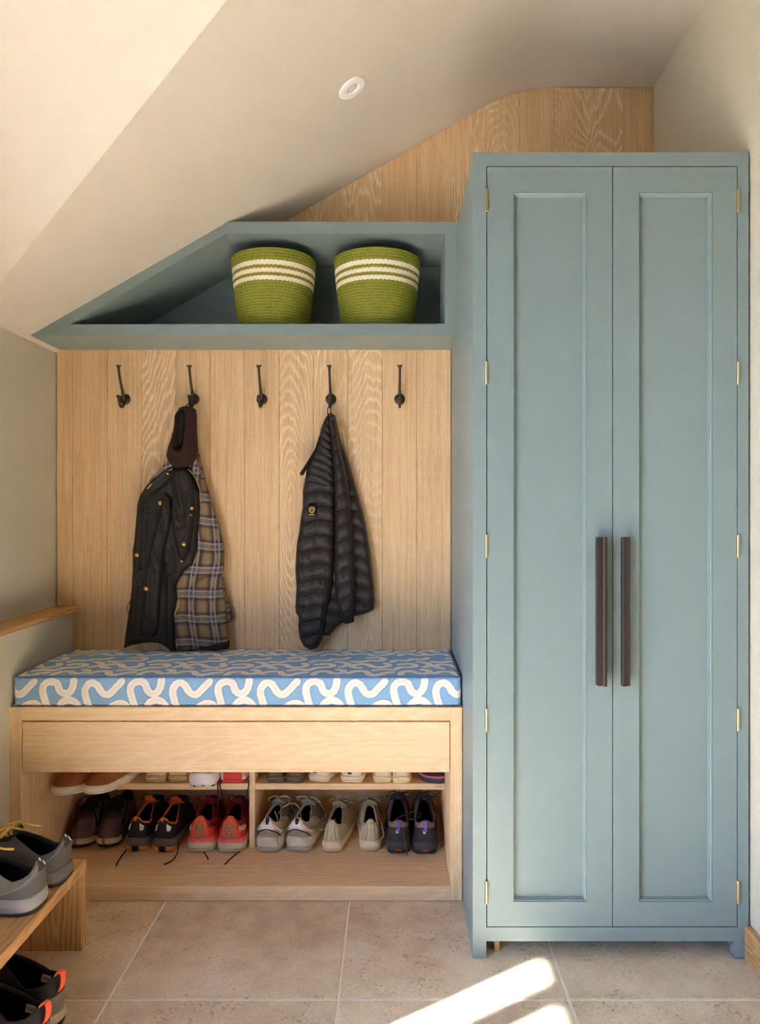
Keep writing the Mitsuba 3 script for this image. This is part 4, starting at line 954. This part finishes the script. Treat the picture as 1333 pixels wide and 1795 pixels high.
hike = dict(shape=dict(L=0.245, hw=0.067, fw=0.074, sole=(0.034, 0.030, 0.026), collar=(0.098, 0.08, 0.118), cw=0.028, cu=(0.03, 0.54), flare=0.002),
            upper=zones(C(54, 52, 52), (lambda A, t, v: (t > 0.60) & (np.abs(A) < 0.3), C(128, 110, 104)), (lambda A, t, v: (np.abs(A) > 0.3) & (t > 0.6), C(96, 84, 80)), (lambda A, t, v: t > 1.01, C(36, 32, 34))),
            mid=C(66, 66, 68), out=C(46, 46, 48), tongue=C(38, 34, 38), tongue_shape=(0.024, 0.03), lace=C(66, 58, 56), lining=C(22, 20, 22), tab=C(96, 84, 178), tab_size=(0.030, 0.008), tab_t=0.86, extra=keen(1))
build_shoe('grey and mauve hiking shoe with purple heel tab, left one of its pair', None, 0.015, -0.208, ZLOW, 90, {**hike, 'shape': {**hike['shape'], 'side': -1}})
build_shoe('grey and mauve hiking shoe with purple heel tab, against the right end of the bench', None, 0.095, -0.212, ZLOW, 90, {**hike, 'tab': C(110, 96, 196)})

# upper shelf, only the lowest bits show under the drawer ---------------------------------
tan = dict(shape=dict(L=0.245, hw=0.07, fw=0.09, sole=(0.026, 0.024, 0.022), collar=(0.078, 0.056, 0.07), flare=0.003, spring=0.004), upper=const(C(158, 104, 62)), mid=C(232, 224, 212), out=C(222, 212, 198), tongue=C(140, 90, 54), lace=C(120, 78, 48), bow=False, lining=C(40, 30, 26))
build_shoe('tan suede slip-on with white sole at the left end, toe over the shelf edge', None, -0.893, -0.035, ZUP, -90-17, {**tan, 'shape': {**tan['shape'], 'side': -1}})
build_shoe('tan suede slip-on with white sole lying askew beside the espadrilles', None, -0.790, -0.030, ZUP, -90-24, tan)
rope = dict(shape=dict(L=0.195, hw=0.06, fw=0.062, sole=(0.020, 0.020, 0.018), collar=(0.06, 0.046, 0.05), flare=0.002, spring=0.002), upper=const(C(206, 184, 146)), mid=C(190, 160, 112), out=C(176, 146, 100), dirt=0.4, lining=C(70, 60, 50))
build_shoe('rope soled espadrille next to the tan slip-ons', None, -0.722, -0.166, ZUP, 90, {**rope, 'shape': {**rope['shape'], 'side': -1}})
build_shoe('rope soled espadrille next to the white soled navy trainer', None, -0.653, -0.163, ZUP, 92, rope)
navyw = dict(shape=dict(L=0.22, hw=0.076, fw=0.078, sole=(0.040, 0.032, 0.024), collar=(0.092, 0.07, 0.09), flare=0.003), upper=zones(C(52, 50, 66)), mid=C(232, 230, 230), out=zones(C(210, 208, 206), (lambda A, r, v: np.sin(A*60) > 0.3, C(44, 44, 50))), split=0.15, tongue=C(50, 48, 60), lace=C(200, 198, 196), bow=False, lining=C(30, 28, 34), dirt=0.06)
build_shoe('navy trainer with a thick white sole overhanging the upper shelf', None, -0.571, -0.200, ZUP, 90, navyw)
blackred = dict(shape=dict(L=0.215, hw=0.076, fw=0.078, sole=(0.030, 0.028, 0.024), collar=(0.092, 0.07, 0.09), flare=0.003), upper=zones(C(36, 34, 38), (lambda A, t, v: np.abs(A) < 0.09, C(204, 72, 66))), mid=zones(C(222, 216, 210), (lambda A, r, v: np.abs(A) < 0.12, C(208, 70, 66))), out=C(206, 72, 68), tongue=C(36, 34, 38), lace=C(34, 26, 28), bow=False, lining=C(28, 26, 28))
def hang_laces(s, put, up):
    def loc(px, py, yy):
        q = at(px, py, yy); return np.array([(q[1]-(-0.168)), q[0]-(-0.485), q[2]-ZUP])
    put('lace_end', tube([loc(382, 1374, -0.165)+[0.02, 0, 0.004], loc(382, 1374, -0.172), loc(383, 1392, -0.174), loc(382, 1411, -0.172)], 0.0022, 6, 24), np.array(C(38, 26, 26)))
    put('lace_end', tube([loc(387, 1374, -0.165)+[0.02, 0, 0.004], loc(386, 1376, -0.173), loc(388, 1390, -0.174), loc(389, 1401, -0.173)], 0.0020, 6, 24), np.array(C(38, 26, 26)))
    put('lace_end', tube([loc(434, 1374, -0.165)+[0.02, 0, 0.004], loc(436, 1376, -0.173), loc(434, 1388, -0.174), loc(432.5, 1396, -0.173)], 0.0018, 6, 24), np.array(C(38, 26, 26)))
build_shoe('black and coral running shoe on the upper shelf with laces hanging down', None, -0.485, -0.168, ZUP, 90, {**blackred, 'extra': hang_laces})
brown = dict(shape=dict(L=0.20, hw=0.054, fw=0.054, sole=(0.018, 0.016, 0.014), collar=(0.1, 0.08, 0.095), flare=0.001, spring=0.004), upper=const(C(96, 82, 70)), mid=C(104, 90, 76), out=C(92, 80, 68), grime=0.3, dirt=0.3, lining=C(40, 34, 30))
build_shoe('worn dark brown boot on the upper shelf just right of the divider', None, -0.358, -0.166, ZUP, 90, {**brown, 'shape': {**brown['shape'], 'side': -1}}, name='boot', cat='boot')
build_shoe('worn dark brown boot on the upper shelf beside the striped canvas shoes', None, -0.300, -0.167, ZUP, 89, brown, name='boot', cat='boot')
stripe = dict(shape=dict(L=0.215, hw=0.066, fw=0.084, sole=(0.020, 0.019, 0.018), collar=(0.085, 0.064, 0.08), flare=0.002), upper=zones(C(226, 216, 200)), mid=C(222, 208, 178), out=C(214, 198, 166), tongue=C(216, 206, 190), lace=C(220, 210, 194), bow=False, lining=C(60, 54, 50))
def navy_stripe(a):
    def fn(s, put, up):
        m = trimesh.creation.extrude_polygon(sg.box(-0.0075, -0.024, 0.0075, 0.024), 0.0010, engine='earcut')
        for _ in range(3): m = m.subdivide()
        put('heel_stripe', s.wrap(m, a, 0.46), np.array(C(44, 50, 92)), smooth=False, label_='navy stripe down the heel')
    return fn
build_shoe('cream canvas shoe with a navy heel stripe next to the brown boots', None, -0.230, -0.160, ZUP, 76, {**stripe, 'shape': {**stripe['shape'], 'side': -1}, 'extra': navy_stripe(-0.03)})
build_shoe('cream canvas shoe with a navy heel stripe next to the gold shoes', None, -0.127, -0.168, ZUP, 84, {**stripe, 'extra': navy_stripe(-0.02)})
gold = dict(shape=dict(L=0.20, hw=0.054, fw=0.055, sole=(0.020, 0.018, 0.017), collar=(0.07, 0.055, 0.065), flare=0.001), upper=zones(C(214, 196, 150), (lambda A, t, v: np.abs(A) < 0.16, C(226, 214, 186))), bsdf='vertex_satin', mid=C(230, 214, 170), out=C(222, 204, 160), lining=C(70, 60, 50), grime=0.06)
build_shoe('shiny pale gold shoe with cream sole, left one of its pair', None, -0.033, -0.170, ZUP, 88, {**gold, 'shape': {**gold['shape'], 'side': -1}})
build_shoe('shiny pale gold shoe with cream sole, next to the navy and pink trainer', None, 0.026, -0.172, ZUP, 93, gold)
pink = dict(shape=dict(L=0.2, hw=0.07, fw=0.088, sole=(0.024, 0.022, 0.020), collar=(0.08, 0.06, 0.08), flare=0.004, spring=0.004), upper=zones(C(46, 40, 52), (lambda A, t, v: (np.abs(np.abs(A)-0.45) < 0.14) & (t > 0.1) & (t < 0.5), C(190, 50, 70))), mid=lambda A, r, v: np.where(((r >= 6) & (r <= 7))[:, None], np.array(C(206, 100, 116)), np.array(C(70, 66, 84))), out=C(58, 56, 72), tongue=C(44, 40, 50), lace=C(180, 60, 80), bow=False, lining=C(30, 28, 32))
build_shoe('navy and pink trainer at the right end of the upper shelf', None, 0.100, 0.020, ZUP, -78, pink)

# loose lace ends on the bench floor
def floor_lace(name, parent, pts, r, col):
    p = []
    for (px, py, zz) in pts:
        d = (EYE-(ZB+zz))*F/(py-CY); p.append([(px-CX)/F*d, d-CAMD, ZB+zz])
    obj(name, tube(p, r, 6, 40), 'vertex', parent, smooth=True, color=np.tile(np.array(col), (40*6+2, 1)))
floor_lace('lace_end', 'shoe_002', [(222, 1489, 0.006), (214, 1500, 0.003), (206, 1512, 0.002), (204, 1518, 0.002)], 0.0018, C(34, 26, 26))
floor_lace('lace_end', 'shoe_003', [(312, 1452, 0.05), (313, 1475, 0.02), (310, 1497, 0.004), (300, 1510, 0.002), (288, 1515, 0.002)], 0.0018, C(34, 28, 28))
floor_lace('lace_end', 'shoe_004', [(357, 1494, 0.003), (362, 1500, 0.002), (365, 1506, 0.002)], 0.0018, C(80, 24, 28))
floor_lace('lace_end', 'shoe_005', [(420, 1493, 0.003), (408, 1502, 0.002), (394, 1515, 0.002)], 0.0018, C(80, 24, 28))

def loose_lace(parent, pts, r, col, name='lace_loop'):
    p = [at(px, py, y) for px, py, y in pts]
    obj(name, tube(p, r, 6, 60), 'vertex', parent, smooth=True, color=np.tile(np.array(col), (60*6+2, 1)))
loose_lace('shoe_007', [(488, 1428, -0.10), (494, 1418, -0.10), (505, 1410, -0.10), (517, 1409, -0.10), (526, 1419, -0.105), (528, 1432, -0.11), (536, 1441, -0.11), (548, 1439, -0.105), (549, 1431, -0.10), (543, 1424, -0.09)], 0.0022, C(178, 164, 142))
loose_lace('shoe_006', [(482, 1422, -0.10), (487, 1436, -0.13), (486, 1452, -0.17), (486, 1472, -0.205), (489, 1487, -0.215)], 0.0026, C(170, 156, 134))
loose_lace('shoe_008', [(588, 1436, -0.13), (580, 1442, -0.15), (570, 1452, -0.17), (561, 1455, -0.18)], 0.0018, C(190, 180, 156))
loose_lace('shoe_009', [(656, 1424, -0.10), (666, 1436, -0.13), (671, 1452, -0.17), (673, 1464, -0.18), (669, 1470, -0.185)], 0.0020, C(150, 138, 112))
loose_lace('shoe_010', [(678, 1457, -0.17), (690, 1440, -0.14), (710, 1428, -0.12), (728, 1423, -0.12), (738, 1428, -0.13), (727, 1435, -0.15), (711, 1439, -0.17), (707, 1453, -0.20), (709, 1470, -0.218), (715, 1499, -0.222)], 0.0020, C(76, 64, 60))
# pair on the low shelf and pair on the floor ----------------------------------------------
def walk_marks(s, put, up):
    ring_logo(0.0, 0.96, 0.0058)(s, put, up)
    for sgn in (-1, 1): put('seam', tube([s.on(sgn*0.06, 0.78, 0.0006), s.on(sgn*0.16, 0.45, 0.0006), s.on(sgn*0.34, 0.12, 0.0006), s.on(sgn*0.40, 0.02, 0.0006)], 0.0008, 5, 30), np.array(C(150, 146, 136)))
    put('heel_tab', tube([s.on(0.04, 0.82, 0.001), s.on(0.05, 0.62, 0.001)], 0.0016, 6, 12), np.array(C(200, 198, 194)))
    r = s.S(np.ones(1), np.array([0.96]))[0]
    if True:
        put('lace_end', cat_([tube([r+[0.03, 0.012, 0.004], r+[-0.01, 0.016, 0.016], r+[-0.05, 0.012, 0.012], r+[-0.062, 0.024, 0.006], r+[-0.045, 0.03, 0.004]], 0.0024, 6, 40), tube([r+[0.02, -0.012, 0.006], r+[-0.014, -0.016, 0.018], r+[-0.04, -0.02, 0.016]], 0.0024, 6, 30)]), np.array(C(206, 170, 82)))
grey = dict(shape=dict(L=0.275, hw=0.082, fw=0.092, sole=(0.034, 0.030, 0.026), collar=(0.101, 0.066, 0.104), cw=0.034, cu=(0.03, 0.48), flare=0.005),
            upper=zones(C(108, 102, 92), (lambda A, t, v: t < 0.55-1.15*np.abs(A), C(88, 86, 84)), (lambda A, t, v: (np.abs(A) < 0.06) & (t > 0.55), C(60, 57, 54)), (lambda A, t, v: np.abs(A) > 0.8, C(70, 66, 62)), (lambda A, t, v: t > 1.01, C(34, 32, 32))),
            mid=C(146, 142, 138), out=C(52, 48, 48), split=0.22, lugs=0.002, tongue=C(40, 38, 38), lace=C(206, 170, 82), lace_r=0.0024, lining=C(20, 19, 20), extra=walk_marks, grime=0.14)
ZS = 0.210
build_shoe('grey walking shoe with yellow laces, nearer one on the low oak shelf', None, -0.752, -0.787, ZS, 179, grey)
build_shoe('grey walking shoe with yellow laces, farther one on the low oak shelf', None, -0.748, -0.675, ZS, 177, {**grey, 'shape': {**grey['shape'], 'side': -1}, 'upper': zones(C(84, 80, 76), (lambda A, t, v: (np.abs(A) < 0.06) & (t > 0.55), C(52, 50, 48)), (lambda A, t, v: t > 1.01, C(34, 32, 32))), 'mid': C(100, 96, 94)})
def label_in(s, put, up):
    rim = s.S(np.ones(1), np.ones(1))[0]
    m = cbox((-0.012, -0.007, 0), (0.012, 0.007, 0.0008), 0.0003)
    c = s.S(np.array([-0.5]), np.array([1.0]))[0]
    side = s.S(np.array([0.42]), np.ones(1))[0]
    p0 = side*0.86+np.array([s.L*0.3, 0, side[2]-0.012])*0.14
    R_ = trimesh.transformations.rotation_matrix(math.radians(72), [1, 0, 0])
    m.apply_transform(R_); m.apply_translation(p0+[0.0, -0.004, -0.012])
    lk = put('size_label', m, np.array(C(190, 190, 190)), smooth=False, label_='white size label inside')
    bars = []
    for i in range(5):
        b = cbox((-0.009+0.0035*i, -0.003, 0.0007), (-0.007+0.0035*i, 0.003, 0.0011), 0.0001); b.apply_transform(R_); b.apply_translation(p0+[0.0, -0.004, -0.012]); bars.append(b)
    put('print', cat_(bars), np.array(C(90, 90, 92)), smooth=False)
black = dict(shape=dict(L=0.262, hw=0.072, fw=0.078, sole=(0.030, 0.028, 0.026), collar=(0.108, 0.088, 0.118), cw=0.033, cu=(0.02, 0.56), flare=0.002),
             upper=zones(C(42, 41, 44), (lambda A, t, v: (np.abs(A) < 0.22) & (t < 0.42), C(126, 114, 98)), (lambda A, t, v: t > 1.01, C(30, 29, 31))), mid=C(196, 180, 152), out=C(40, 38, 40), split=0.3, lining=C(16, 16, 17), tongue=C(30, 29, 31), tongue_shape=(0.03, 0.012), tab=C(238, 96, 62), tab_out=0.013, tab_size=(0.036, 0.012), tab_t=1.0, extra=label_in, grime=0.1)
build_shoe('black trainer with orange heel loop on the floor, nearer one under the low shelf', None, -0.670, -0.953, 0.0008, 160, black)
build_shoe('black trainer with orange heel loop on the floor, farther one under the low shelf', None, -0.684, -0.862, 0.0008, 160, {**black, 'shape': {**black['shape'], 'side': -1}})
